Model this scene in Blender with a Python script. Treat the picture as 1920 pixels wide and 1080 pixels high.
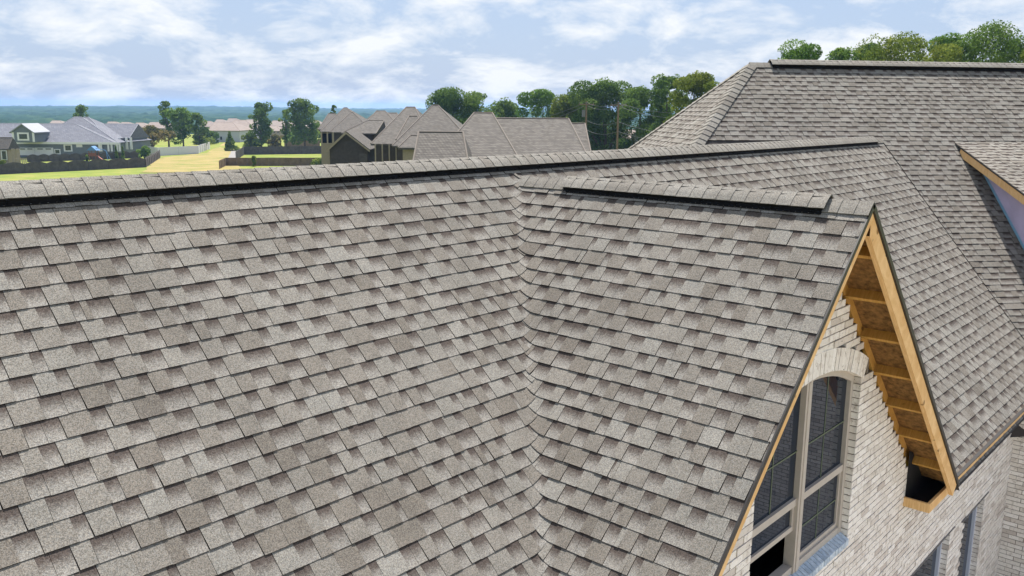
import bpy, math, random
from mathutils import Vector, Matrix, noise

# ------------------------------------------------------------------ scene
scn = bpy.context.scene
for o in list(bpy.data.objects):
    bpy.data.objects.remove(o)
R = math.radians
CZ = 11.0                      # camera height above the lawns behind the house

# camera: 60 degree lens, tipped 11.55 degrees down
AX, PITCH, ROLL, FPX = R(41.8), R(11.55), R(-0.42), 1662.0
VR = Vector((math.sin(AX), -math.cos(AX), 0)); VW = Vector((math.cos(AX), math.sin(AX), 0)); VZ = Vector((0, 0, 1))
FWD = VW * math.cos(PITCH) - VZ * math.sin(PITCH)
DWN = -VW * math.sin(PITCH) - VZ * math.cos(PITCH)
CR = VR * math.cos(ROLL) + DWN * math.sin(ROLL)
CD = -VR * math.sin(ROLL) + DWN * math.cos(ROLL)
cam = bpy.data.cameras.new('camera')
cam.sensor_width = 36.0; cam.lens = 36.0 * FPX / 1920.0
cam.clip_start = 0.05; cam.clip_end = 20000
co = bpy.data.objects.new('camera', cam); scn.collection.objects.link(co)
m3 = Matrix((CR, -CD, -FWD)).transposed()
co.matrix_world = Matrix.Translation((0, 0, CZ)) @ m3.to_4x4()
scn.camera = co

# world: clear sky with thin summer cloud, and the sun
SUN_EL, SUN_AZ = R(62), R(43)            # sun stands behind the ridge, to the right
sdir = Vector((math.cos(SUN_EL) * math.cos(SUN_AZ), math.cos(SUN_EL) * math.sin(SUN_AZ), math.sin(SUN_EL)))
wd = bpy.data.worlds.new('World'); scn.world = wd; wd.use_nodes = True
nt = wd.node_tree; nt.nodes.clear()
N = nt.nodes.new; L = nt.links.new
out = N('ShaderNodeOutputWorld'); bg = N('ShaderNodeBackground'); bg.inputs[1].default_value = 0.05
sky = N('ShaderNodeTexSky'); sky.sky_type = 'NISHITA'; sky.sun_disc = False
sky.sun_elevation = SUN_EL; sky.sun_rotation = math.pi / 2 - SUN_AZ
sky.air_density = 1.1; sky.dust_density = 1.2; sky.ozone_density = 1.0
tc = N('ShaderNodeTexCoord'); sep = N('ShaderNodeSeparateXYZ'); L(tc.outputs['Generated'], sep.inputs[0])
zc = N('ShaderNodeMath'); zc.operation = 'MAXIMUM'; zc.inputs[1].default_value = 0.0; L(sep.outputs[2], zc.inputs[0])
za = N('ShaderNodeMath'); za.operation = 'ADD'; za.inputs[1].default_value = 0.34; L(zc.outputs[0], za.inputs[0])
dx = N('ShaderNodeMath'); dx.operation = 'DIVIDE'; L(sep.outputs[0], dx.inputs[0]); L(za.outputs[0], dx.inputs[1])
dy = N('ShaderNodeMath'); dy.operation = 'DIVIDE'; L(sep.outputs[1], dy.inputs[0]); L(za.outputs[0], dy.inputs[1])
cmb = N('ShaderNodeCombineXYZ'); L(dx.outputs[0], cmb.inputs[0]); L(dy.outputs[0], cmb.inputs[1])
cn = N('ShaderNodeTexNoise'); cn.inputs['Distortion'].default_value = 0.25; cn.inputs['Scale'].default_value = 3.6; cn.inputs['Detail'].default_value = 9; cn.inputs['Roughness'].default_value = 0.62
L(cmb.outputs[0], cn.inputs['Vector'])
cr = N('ShaderNodeValToRGB'); cr.color_ramp.elements[0].position = 0.44; cr.color_ramp.elements[1].position = 0.62
cr.color_ramp.elements[0].color = (0, 0, 0, 1); cr.color_ramp.elements[1].color = (0.9, 0.9, 0.9, 1)
L(cn.outputs[0], cr.inputs[0])
veil = N('ShaderNodeMix'); veil.data_type = 'RGBA'; veil.inputs[0].default_value = 0.72       # thin high veil over the blue
L(sky.outputs[0], veil.inputs[6]); veil.inputs[7].default_value = (4.9, 6.3, 9.0, 1)
mx = N('ShaderNodeMix'); mx.data_type = 'RGBA'; L(cr.outputs[0], mx.inputs[0]); L(veil.outputs[2], mx.inputs[6])
mx.inputs[7].default_value = (9.6, 9.8, 10.0, 1)
L(mx.outputs[2], bg.inputs[0]); L(bg.outputs[0], out.inputs[0])

sun = bpy.data.lights.new('sun', 'SUN'); sun.energy = 5.0; sun.angle = R(0.53); sun.color = (1.0, 0.95, 0.88)
so = bpy.data.objects.new('sun', sun); scn.collection.objects.link(so)
so.rotation_euler = (-sdir).to_track_quat('-Z', 'Y').to_euler(); so.location = (0, 0, 60)

scn.view_settings.view_transform = 'Standard'; scn.view_settings.look = 'None'
scn.view_settings.gamma = 1.0; scn.view_settings.use_curve_mapping = False
scn.view_settings.exposure = 1.06
scn.cycles.max_bounces = 5; scn.cycles.volume_bounces = 0; scn.cycles.transparent_max_bounces = 6
scn.cycles.use_denoising = True

# ------------------------------------------------------------------ helpers
rnd = random.Random(7)
def ray(u, v):
    return CR * ((u - 960) / FPX) + CD * ((v - 540) / FPX) + FWD
def at(u, v, d):
    """point seen in direction (u,v) at planar distance d in front of the camera (camera is the origin here)"""
    q = ray(u, v); return q * (d / q.dot(VW))

class MB:
    def __init__(s): s.v = []; s.f = []; s.c = []
    def add(s, vs, fs, col=None):
        b = len(s.v); s.v += [tuple(p) for p in vs]; s.f += [tuple(i + b for i in f) for f in fs]
        if col is None: col = [(0.5, 0, 0, 1)] * len(vs)
        elif isinstance(col, tuple): col = [col] * len(vs)
        s.c += col
        return s
    def box(s, x0, x1, y0, y1, z0, z1, col=None):
        return s.add([(x0,y0,z0),(x1,y0,z0),(x1,y1,z0),(x0,y1,z0),(x0,y0,z1),(x1,y0,z1),(x1,y1,z1),(x0,y1,z1)],
                     [(0,3,2,1),(4,5,6,7),(0,1,5,4),(1,2,6,5),(2,3,7,6),(3,0,4,7)], col)
    def obox(s, o, a, b, c, col=None):
        """box with corner o and edge vectors a, b, c"""
        o, a, b, c = map(Vector, (o, a, b, c))
        vs = [o, o+a, o+a+b, o+b, o+c, o+a+c, o+a+b+c, o+b+c]
        fs = [(0,3,2,1),(4,5,6,7),(0,1,5,4),(1,2,6,5),(2,3,7,6),(3,0,4,7)]
        if a.cross(b).dot(c) < 0: fs = [tuple(reversed(f)) for f in fs]
        return s.add(vs, fs, col)
    def tube(s, p, q, r0, r1=None, n=6, col=None):
        p, q = Vector(p), Vector(q); r1 = r0 if r1 is None else r1
        d = (q - p).normalized(); a = d.orthogonal().normalized(); b = d.cross(a)
        vs = []
        for c, rr in ((p, r0), (q, r1)):
            for k in range(n):
                t = 2 * math.pi * k / n; vs.append(c + (a * math.cos(t) + b * math.sin(t)) * rr)
        fs = [(k, (k + 1) % n, n + (k + 1) % n, n + k) for k in range(n)] + [tuple(range(n))[::-1], tuple(range(n, 2 * n))]
        return s.add(vs, fs, col)
    def build(s, name, mat, parent=None, kind=None, smooth=False):
        me = bpy.data.meshes.new(name)
        me.from_pydata([(p[0], p[1], p[2] + CZ) for p in s.v], [], s.f)
        at_ = me.color_attributes.new('Col', 'FLOAT_COLOR', 'POINT')
        fl = [x for c in s.c for x in c]; at_.data.foreach_set('color', fl)
        if smooth: me.polygons.foreach_set('use_smooth', [True] * len(me.polygons))
        me.materials.append(mat); me.update()
        o = bpy.data.objects.new(name, me); scn.collection.objects.link(o)
        if parent is not None: put(o, parent)
        if kind: o['kind'] = kind
        return o
ROOT = {}
def put(o, parent):
    o.parent = parent; o.matrix_parent_inverse = ROOT.get(parent.name, Matrix())
def thing(name, label, cat, loc, group=None):
    e = bpy.data.objects.new(name, None); scn.collection.objects.link(e)
    e.location = (loc[0], loc[1], loc[2] + CZ); e.empty_display_size = 0.3
    ROOT[e.name] = Matrix.Translation(e.location).inverted()
    e['label'] = label; e['category'] = cat
    if group: e['group'] = group
    return e
def tag(o, label, cat, group=None):
    o['label'] = label; o['category'] = cat
    if group: o['group'] = group
    return o

def mat(name, base, rough=0.85, spec=0.3, bump=None, nscale=None, var=0.0, metal=0.0, attr=None):
    """procedural principled material: noise-varied colour (var), optional bump (scale, strength, distance), attr = tint range by Col.r"""
    m = bpy.data.materials.new(name); m.use_nodes = True; t = m.node_tree; n = t.nodes; l = t.links
    p = n['Principled BSDF']; p.inputs['Roughness'].default_value = rough; p.inputs['Metallic'].default_value = metal
    p.inputs['Specular IOR Level'].default_value = spec
    tcn = n.new('ShaderNodeTexCoord')
    col = n.new('ShaderNodeRGB'); col.outputs[0].default_value = (*base, 1); cur = col.outputs[0]
    if attr:
        a = n.new('ShaderNodeVertexColor'); a.layer_name = 'Col'
        sp = n.new('ShaderNodeSeparateColor'); l.new(a.outputs[0], sp.inputs[0])
        rp = n.new('ShaderNodeValToRGB'); els = rp.color_ramp.elements
        els[0].color = (*attr[0], 1); els[1].color = (*attr[-1], 1)
        for i, c in enumerate(attr[1:-1]):
            e = els.new((i + 1) / (len(attr) - 1)); e.color = (*c, 1)
        l.new(sp.outputs[0], rp.inputs[0]); cur = rp.outputs[0]
    if var:
        ns = n.new('ShaderNodeTexNoise'); ns.inputs['Scale'].default_value = nscale or 8; ns.inputs['Detail'].default_value = 6; ns.inputs['Roughness'].default_value = 0.6
        l.new(tcn.outputs['Object'], ns.inputs['Vector'])
        mr = n.new('ShaderNodeMapRange'); mr.inputs[1].default_value = 0.3; mr.inputs[2].default_value = 0.7
        mr.inputs[3].default_value = 1 - var; mr.inputs[4].default_value = 1 + var; l.new(ns.outputs[0], mr.inputs[0])
        mu = n.new('ShaderNodeVectorMath'); mu.operation = 'SCALE'; l.new(cur, mu.inputs[0]); l.new(mr.outputs[0], mu.inputs['Scale'])
        cur = mu.outputs[0]
    l.new(cur, p.inputs['Base Color'])
    if bump:
        nb = n.new('ShaderNodeTexNoise'); nb.inputs['Scale'].default_value = bump[0]; nb.inputs['Detail'].default_value = 4
        l.new(tcn.outputs['Object'], nb.inputs['Vector'])
        b = n.new('ShaderNodeBump'); b.inputs['Strength'].default_value = bump[1]; b.inputs['Distance'].default_value = bump[2]
        l.new(nb.outputs[0], b.inputs['Height']); l.new(b.outputs[0], p.inputs['Normal'])
    return m

def shingle_material():
    """Col.r = tone of the piece, Col.g = 1 for the recessed pieces with the printed shadow band, Col.b = 0 butt .. 1 top"""
    m = bpy.data.materials.new('asphalt_shingle'); m.use_nodes = True; t = m.node_tree; n = t.nodes; l = t.links
    p = n['Principled BSDF']; p.inputs['Roughness'].default_value = 0.95; p.inputs['Specular IOR Level'].default_value = 0.12
    a = n.new('ShaderNodeVertexColor'); a.layer_name = 'Col'
    sp = n.new('ShaderNodeSeparateColor'); l.new(a.outputs[0], sp.inputs[0])
    rp = n.new('ShaderNodeValToRGB'); els = rp.color_ramp.elements
    els[0].position = 0.0; els[0].color = (0.125, 0.111, 0.097, 1)
    els[1].position = 1.0; els[1].color = (0.217, 0.207, 0.190, 1)
    for pos, c in ((0.25, (0.148, 0.132, 0.114)), (0.5, (0.168, 0.153, 0.135)), (0.78, (0.192, 0.180, 0.161))):
        e = els.new(pos); e.color = (*c, 1)
    l.new(sp.outputs[0], rp.inputs[0])
    # printed band of the recessed pieces
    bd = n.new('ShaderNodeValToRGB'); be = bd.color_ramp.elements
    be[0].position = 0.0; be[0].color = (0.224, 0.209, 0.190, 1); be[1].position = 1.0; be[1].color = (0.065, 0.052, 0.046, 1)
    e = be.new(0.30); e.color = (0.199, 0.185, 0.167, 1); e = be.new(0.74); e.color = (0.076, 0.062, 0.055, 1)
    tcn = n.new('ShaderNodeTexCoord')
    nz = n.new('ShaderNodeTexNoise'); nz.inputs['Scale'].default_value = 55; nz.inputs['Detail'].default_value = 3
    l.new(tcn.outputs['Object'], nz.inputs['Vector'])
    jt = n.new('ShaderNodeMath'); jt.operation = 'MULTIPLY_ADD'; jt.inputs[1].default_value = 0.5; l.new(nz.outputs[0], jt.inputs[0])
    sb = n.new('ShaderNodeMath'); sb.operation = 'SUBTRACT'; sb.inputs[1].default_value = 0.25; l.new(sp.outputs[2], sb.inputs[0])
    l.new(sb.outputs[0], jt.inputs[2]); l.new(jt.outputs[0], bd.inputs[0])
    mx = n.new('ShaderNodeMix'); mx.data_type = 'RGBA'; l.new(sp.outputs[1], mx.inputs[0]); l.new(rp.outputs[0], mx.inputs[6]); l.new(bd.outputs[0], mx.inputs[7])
    # granules
    g1 = n.new('ShaderNodeTexVoronoi'); g1.inputs['Scale'].default_value = 210; l.new(tcn.outputs['Object'], g1.inputs['Vector'])
    sg = n.new('ShaderNodeSeparateColor'); l.new(g1.outputs['Color'], sg.inputs[0])
    gm = n.new('ShaderNodeMapRange'); gm.inputs[3].default_value = 0.58; gm.inputs[4].default_value = 1.42; l.new(sg.outputs[0], gm.inputs[0])
    g2 = n.new('ShaderNodeTexNoise'); g2.inputs['Scale'].default_value = 2.2; g2.inputs['Detail'].default_value = 5; l.new(tcn.outputs['Object'], g2.inputs['Vector'])
    gr = n.new('ShaderNodeMapRange'); gr.inputs[1].default_value = 0.3; gr.inputs[2].default_value = 0.7; gr.inputs[3].default_value = 0.86; gr.inputs[4].default_value = 1.14; l.new(g2.outputs[0], gr.inputs[0])
    mm = n.new('ShaderNodeMath'); mm.operation = 'MULTIPLY'; l.new(gm.outputs[0], mm.inputs[0]); l.new(gr.outputs[0], mm.inputs[1])
    sc = n.new('ShaderNodeVectorMath'); sc.operation = 'SCALE'; l.new(mx.outputs[2], sc.inputs[0]); l.new(mm.outputs[0], sc.inputs['Scale'])
    # warm and cool granule tint
    g3 = n.new('ShaderNodeMix'); g3.data_type = 'RGBA'; g3.blend_type = 'MULTIPLY'; g3.inputs[0].default_value = 1.0
    tr = n.new('ShaderNodeValToRGB'); tr.color_ramp.elements[0].color = (1.07, 1.03, 0.98, 1); tr.color_ramp.elements[1].color = (0.97, 1.02, 1.07, 1)
    l.new(sg.outputs[1], tr.inputs[0]); l.new(sc.outputs[0], g3.inputs[6]); l.new(tr.outputs[0], g3.inputs[7])
    core = n.new('ShaderNodeMix'); core.data_type = 'RGBA'; l.new(a.outputs[1], core.inputs[0])      # cut edges show the asphalt core
    core.inputs[6].default_value = (0.009, 0.007, 0.006, 1); l.new(g3.outputs[2], core.inputs[7])
    l.new(core.outputs[2], p.inputs['Base Color'])
    b = n.new('ShaderNodeBump'); b.inputs['Strength'].default_value = 0.5; b.inputs['Distance'].default_value = 0.002
    l.new(g1.outputs['Distance'], b.inputs['Height']); l.new(b.outputs[0], p.inputs['Normal'])
    return m

def brick_material():
    m = bpy.data.materials.new('whitewashed_brick'); m.use_nodes = True; t = m.node_tree; n = t.nodes; l = t.links
    p = n['Principled BSDF']; p.inputs['Roughness'].default_value = 0.9; p.inputs['Specular IOR Level'].default_value = 0.2
    a = n.new('ShaderNodeVertexColor'); a.layer_name = 'Col'
    sp = n.new('ShaderNodeSeparateColor'); l.new(a.outputs[0], sp.inputs[0])
    rp = n.new('ShaderNodeValToRGB'); els = rp.color_ramp.elements
    els[0].color = (0.56, 0.50, 0.45, 1); els[1].color = (0.86, 0.82, 0.77, 1); e = els.new(0.4); e.color = (0.75, 0.70, 0.64, 1)
    l.new(sp.outputs[0], rp.inputs[0])
    tcn = n.new('ShaderNodeTexCoord')
    n1 = n.new('ShaderNodeTexNoise'); n1.inputs['Scale'].default_value = 16; n1.inputs['Detail'].default_value = 6; n1.inputs['Roughness'].default_value = 0.65; l.new(tcn.outputs['Object'], n1.inputs['Vector'])
    r1 = n.new('ShaderNodeValToRGB'); r1.color_ramp.elements[0].position = 0.52; r1.color_ramp.elements[1].position = 0.70; l.new(n1.outputs[0], r1.inputs[0])
    mx = n.new('ShaderNodeMix'); mx.data_type = 'RGBA'; l.new(r1.outputs[0], mx.inputs[0]); l.new(rp.outputs[0], mx.inputs[6]); mx.inputs[7].default_value = (0.50, 0.44, 0.39, 1)
    # black flecks
    n2 = n.new('ShaderNodeTexNoise'); n2.inputs['Scale'].default_value = 48; n2.inputs['Detail'].default_value = 2; l.new(tcn.outputs['Object'], n2.inputs['Vector'])
    r2 = n.new('ShaderNodeValToRGB'); r2.color_ramp.elements[0].position = 0.69; r2.color_ramp.elements[1].position = 0.74; l.new(n2.outputs[0], r2.inputs[0])
    m2 = n.new('ShaderNodeMix'); m2.data_type = 'RGBA'; l.new(r2.outputs[0], m2.inputs[0]); l.new(mx.outputs[2], m2.inputs[6]); m2.inputs[7].default_value = (0.06, 0.05, 0.045, 1)
    l.new(m2.outputs[2], p.inputs['Base Color'])
    b = n.new('ShaderNodeBump'); b.inputs['Strength'].default_value = 0.6; b.inputs['Distance'].default_value = 0.006
    l.new(n1.outputs[0], b.inputs['Height']); l.new(b.outputs[0], p.inputs['Normal'])
    return m

def wood_material(name, c0, c1):
    m = bpy.data.materials.new(name); m.use_nodes = True; t = m.node_tree; n = t.nodes; l = t.links
    p = n['Principled BSDF']; p.inputs['Roughness'].default_value = 0.75; p.inputs['Specular IOR Level'].default_value = 0.3
    tcn = n.new('ShaderNodeTexCoord'); mp = n.new('ShaderNodeMapping'); mp.inputs['Scale'].default_value = (3, 40, 3); mp.inputs['Rotation'].default_value = (0, R(45), 0)
    l.new(tcn.outputs['Object'], mp.inputs[0])
    n1 = n.new('ShaderNodeTexNoise'); n1.inputs['Scale'].default_value = 2.0; n1.inputs['Detail'].default_value = 6; n1.inputs['Distortion'].default_value = 0.8; l.new(mp.outputs[0], n1.inputs['Vector'])
    r1 = n.new('ShaderNodeValToRGB'); r1.color_ramp.elements[0].position = 0.3; r1.color_ramp.elements[1].position = 0.7
    r1.color_ramp.elements[0].color = (*c0, 1); r1.color_ramp.elements[1].color = (*c1, 1); l.new(n1.outputs[0], r1.inputs[0])
    n2 = n.new('ShaderNodeTexNoise'); n2.inputs['Scale'].default_value = 9; n2.inputs['Detail'].default_value = 1; l.new(tcn.outputs['Object'], n2.inputs['Vector'])
    r2 = n.new('ShaderNodeValToRGB'); r2.color_ramp.elements[0].position = 0.70; r2.color_ramp.elements[1].position = 0.76; l.new(n2.outputs[0], r2.inputs[0])
    mx = n.new('ShaderNodeMix'); mx.data_type = 'RGBA'; l.new(r2.outputs[0], mx.inputs[0]); l.new(r1.outputs[0], mx.inputs[6]); mx.inputs[7].default_value = (c0[0]*.45, c0[1]*.4, c0[2]*.35, 1)
    l.new(mx.outputs[2], p.inputs['Base Color'])
    return m

M = dict(
    shingle=shingle_material(), brick=brick_material(),
    wood=wood_material('pine_board', (0.64, 0.37, 0.14), (0.82, 0.55, 0.27)),
    lumber=wood_material('yellow_lumber', (0.46, 0.24, 0.05), (0.60, 0.34, 0.09)),
    osb=mat('osb_sheathing', (0.22, 0.115, 0.036), 0.85, var=0.6, nscale=22, bump=(60, .3, .003)),
    mortar=mat('mortar', (0.20, 0.17, 0.14), 0.95, var=0.2, nscale=20),
    black=mat('black_plastic_vent', (0.006, 0.006, 0.007), 0.7, 0.12),
    drip=mat('dark_drip_edge', (0.015, 0.013, 0.012), 0.45, 0.5),
    cavity_black=mat('return_cavity_black', (0.012, 0.012, 0.015), 0.8, var=0.3, nscale=6),  # black stands for the darkness inside the eave return
    deck=mat('shingle_underlay', (0.06, 0.052, 0.048), 0.95),
    frame=mat('taupe_window_frame', (0.47, 0.42, 0.37), 0.5, 0.4, var=0.06, nscale=12),
    glass=mat('dark_window_glass', (0.006, 0.015, 0.032), 0.012, 0.30),
    muntin=mat('pale_muntin_bar', (0.13, 0.16, 0.10), 0.5),
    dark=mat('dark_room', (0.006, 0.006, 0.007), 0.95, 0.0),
    sill=mat('sky_tinted_sill_brick', (0.40, 0.53, 0.70), 0.85, var=0.25, nscale=25, attr=((0.38,0.46,0.56),(0.54,0.61,0.69))),  # blue sky light on the shaded sill is put into the brick colour
    steel=mat('primed_steel_lintel', (0.16, 0.15, 0.15), 0.6, 0.4, var=0.2),
    blueframe=mat('film_covered_frame', (0.52, 0.57, 0.68), 0.4, 0.5),
    sheath=mat('lilac_sheathing', (0.54, 0.48, 0.66), 0.7, var=0.12, nscale=3),
    tape=mat('blue_flashing_tape', (0.22, 0.42, 0.58), 0.4, 0.5),
)

# ------------------------------------------------------------------ the house: planes (camera is the origin of these numbers)
RY, RZ = 6.105, -0.525            # main ridge, runs along x
K1, KD = 6.63, 7.39             # main slope z = y-K1 ; gable left slope z = x-KD
GX, GZ = 6.705, -0.685            # gable ridge, runs along y
P = 0.1026                      # plan step of a course on the 45 degree slopes
Y0 = 5.97
YR = 2.395                      # front rake of the gable
YE = 2.47                       # main eave
YW = 2.766                      # brick wall
S2 = math.sqrt(2)
def smax(a, b, k=0.10):
    h = max(k - abs(a - b), 0) / k
    return max(a, b) + h * h * k * 0.25

house = thing('brick_house', 'whitewashed brick house with brown grey shingle roof and unfinished front gable', 'house', (8, 3, -8.2))
SH_ONE, SH_REST = [], {}        # every shingle piece: (size in view, polygons)
def clip(poly, a, b, c):
    """keep a*s+b*t <= c"""
    o = []
    for i, p in enumerate(poly):
        q = poly[(i + 1) % len(poly)]; fp = a*p[0]+b*p[1]-c; fq = a*q[0]+b*q[1]-c
        if fp <= 0: o.append(p)
        if (fp < 0) != (fq < 0) and fp != fq:
            k = fp / (fp - fq); o.append((p[0]+(q[0]-p[0])*k, p[1]+(q[1]-p[1])*k))
    return o
def pieces(s0, s1, r):
    """splits a course into (start, end, kind): proud tabs and recessed pieces in turn, with a joint now and then"""
    s = s0 - r.uniform(0, .25); k = r.random() < .5; res = []
    while s < s1:
        w = r.uniform(.085, .185) if not k else r.uniform(.06, .145)
        if r.random() < .03: w = r.uniform(.035, .055)
        res.append((s, s + w, k)); s += w; k = not k if r.random() < .88 else k
    return res
def tone(r):
    return min(.84, max(.08, r.gauss(.54, .19)))
def lay(slope, s0, s1, t_butt, e, mapper, clips, r, segs=1, hs=1.0, tilt=0.0):
    """one course of shingles; s along the course, t down the slope, butt at t_butt"""
    for a, b, gap in pieces(s0, s1, r):
        jl, jr = (.0003, .0016) if gap else (.0016, .0003)      # the open joint is on one side of the tab only
        h = (0.0045 if gap else 0.0078) * hs * r.uniform(.85, 1.15)
        tb = t_butt + r.uniform(-.0015, .0015)
        dv = 0 if gap else r.uniform(-.004, .004)
        poly = [(a + jl, tb - e - .004), (b - jr, tb - e - .004), (b - jr + dv, tb), (a + jl - dv, tb)]
        for c in clips: 
            poly = clip(poly, *c)
            if len(poly) < 3: break
        if len(poly) < 3: continue
        if segs > 1:
            ss = [p[0] for p in poly]; lo, hi = min(ss), max(ss); sub = []
            for q in range(segs):
                pp = clip(clip(poly, 1, 0, lo + (hi - lo) * (q + 1) / segs), -1, 0, -(lo + (hi - lo) * q / segs))
                if len(pp) < 3: continue
                for w in range(4):                          # the weave bends both ways: split up the slope too
                    t_lo, t_hi = tb - e * (w + 1) / 4 - (.004 if w == 3 else 0), tb - e * w / 4
                    p3 = clip(clip(pp, 0, 1, t_hi), 0, -1, -t_lo)
                    if len(p3) >= 3: sub.append(p3)
        else: sub = [poly]
        tn = tone(r); vs, fs, cs = [], [], []
        for pp in sub:
            n0 = len(vs); m = len(pp)
            for (s, t) in pp:
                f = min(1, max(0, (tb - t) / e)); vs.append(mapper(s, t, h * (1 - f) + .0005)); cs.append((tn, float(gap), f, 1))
            for hh in (1, 0):
                for (s, t) in pp:
                    f = min(1, max(0, (tb - t) / e)); vs.append(mapper(s, t, (h * (1 - f) + .0005) if hh else -.004)); cs.append((tn, 0.0, f, 0))
            fs.append(tuple(range(n0, n0 + m)))
            for i in range(m):
                k2 = (i + 1) % m; fs.append((n0 + m + i, n0 + 2*m + i, n0 + 2*m + k2, n0 + m + k2))
        # face the top polygon outwards
        A, B, C = (Vector(vs[i]) for i in fs[0][:3])
        if (B - A).cross(C - A).z < 0: fs = [tuple(reversed(f)) for f in fs]
        c = sum((Vector(v) for v in vs), Vector()) / len(vs)
        d = c.dot(FWD); seen = -1.0
        if d > .5:
            u = 960 + FPX * c.dot(CR) / d; v = 540 + FPX * c.dot(CD) / d
            if 0 < u < 1920 and 0 < v < 1080 and len(sub[0]) >= 4 and (b - a) > .06: seen = (b - a) / d ** 2 * (1 if slope in ('main', 'gable') else .1)
        SH_ONE.append((seen, slope, vs, fs, cs))

# main slope, left of the woven valley and right of the gable
VLX = lambda y: 17.07 + 0.4746 * (y - 6.02)            # valley against the rear wing, x at plan y
rs = random.Random(11)
def map_main(s, t, h):
    y = Y0 - t; x = s
    z1, z2 = y - K1, x - KD
    z = smax(z1, z2) if x < GX and y > YR - .1 else z1
    return (x, y - h * .7, z + h * .7)
def map_main_flat(s, t, h):
    y = Y0 - t; return (s, y - h * .7, y - K1 + h * .7)
def map_gable(s, t, h):
    y = s; x = GXC - t
    z = smax(y - K1, x - KD) if y > x - .76 - .4 else x - KD
    return (x - h * .7, y, z + h * .7)
GXC = Y0 + .76 + P / 2
def ease(x, w):
    x = min(1, max(0, x / w)); return x * x * (3 - 2 * x)
def weave_main(xi): return lambda s, t, h: map_main(s, t, h * (.2 + .8 * ease(xi - s, .02)) if h > 0 else h)
def weave_gable(ye): return lambda s, t, h: map_gable(s, t, h * (.5 + .85 * ease(ye - s, .03)) if h > 0 else h)
NC = 35
for i in range(-1, NC):
    yb = Y0 - i * P
    top = (0, -1, -(Y0 - (RY - .004)))                  # nothing above the ridge
    if i <= 0:
        lay('main', -1.6, VLX(yb) + .1, i * P, P, map_main_flat, [top, (1, .4746, VLX(Y0))], rs)
    else:
        xi = GXC - i * P                                  # the gable course of the same number cuts this one off
        L_, R_ = -1.6, xi + .012
        lay('main', L_, xi - .75, i * P, P, map_main_flat, [top, (1, 0, xi - .75)], rs)
        lay('main', xi - .75, R_, i * P, P, weave_main(xi), [top, (1, 0, R_), (-1, 0, -(xi - .75))], rs, segs=5)
        xv = 12.65 - (yb + P)
        lay('main', xv - .2, VLX(yb) + .15, i * P, P, map_main_flat, [top, (-1, 1, -(12.65 - Y0)), (1, .4746, VLX(Y0))], rs)
for i in range(1, 36):
    x_b = GXC - i * P; ytop = Y0 - i * P + P + .012       # ends under the next main course
    if x_b < 3.3: break
    tp = (0, -1, -(GXC - (GX - .004)))
    ym = ytop - .75
    lay('gable', max(YR, ym), ytop, i * P, P, weave_gable(ytop - .012), [tp, (1, 0, ytop), (-1, 0, -max(YR, ym))], rs, segs=5)
    if ym > YR: lay('gable', YR, ym, i * P, P, map_gable, [tp, (1, 0, ym), (-1, 0, -YR)], rs)
# gable right slope (falls away behind the ridge)
for i in range(0, 33):
    t = .03 + i * P
    lay('right', YR, 6.2, t, P, lambda s, t_, h: (GX + t_ + h*.7, s, GZ - t_ + h*.7), [(0, -1, 0), (-1, 0, -YR), (1, 1, 12.65 - GX)], rs)

# rear wing: ridge along H2, 43 degree slopes
AZ2 = R(41.8 - 82); H2 = Vector((math.cos(AZ2), math.sin(AZ2), 0)); G2 = Vector((H2.y, -H2.x, 0))
if G2.dot(VW) > 0: G2 = -G2                              # G2 points down the slope, towards the camera
P2 = R(43.06); c2, s2_ = math.cos(P2), math.sin(P2)
A2 = Vector((16.567, 8.542, 0.883)); D2 = G2 * c2 - VZ * s2_; N2 = G2 * s2_ + VZ * c2
E2 = 0.1235
def map_r2(s, t, h): return tuple(A2 + H2 * s + D2 * t + N2 * h)
# valley as a line in (s,t): points on the valley
def st2(p):
    q = Vector(p) - A2; return q.dot(H2), q.dot(D2)
va, vb = st2((17.07, 6.02, -.61)), st2((15.63, 3.0, -3.63))
dvs, dvt = vb[0] - va[0], vb[1] - va[1]
vn = (-dvt, dvs); 
if vn[0] * (va[0] - 1) + vn[1] * va[1] < vn[0] * va[0] + vn[1] * va[1]: vn = (-vn[0], -vn[1])
ln = math.hypot(*vn); vn = (vn[0] / ln, vn[1] / ln); vc = vn[0] * va[0] + vn[1] * va[1]
rs2 = random.Random(5)
P0S, P0T = st2((18.177, 5.08, -0.617))                  # where the shed dormer starts on this slope
for i in range(0, 66):
    t = .03 + i * E2
    cl = [(0, -1, 0), (-1, -c2, 0)]
    if t > va[1] + .02: cl.append((vn[0], vn[1], vc - .022))  # gap bares dark underlay, standing in for the shadow line of the cut edge
    x1 = 10.5
    lay('rear', -t * c2 - .1, x1, t, E2, map_r2, cl, rs2, hs=1.15)
HE = -H2; DH = HE * c2 - VZ * s2_; NH = HE * s2_ + VZ * c2   # hip end, faces left
def map_hip(s, t, h): return tuple(A2 + (-G2) * s + DH * t + NH * h)
for i in range(0, 44):
    t = .03 + i * E2
    lay('hip', -t * c2, t * c2, t, E2, map_hip, [(0, -1, 0), (-1, -c2, 0), (1, -c2, 0)], rs2, hs=1.15)

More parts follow.
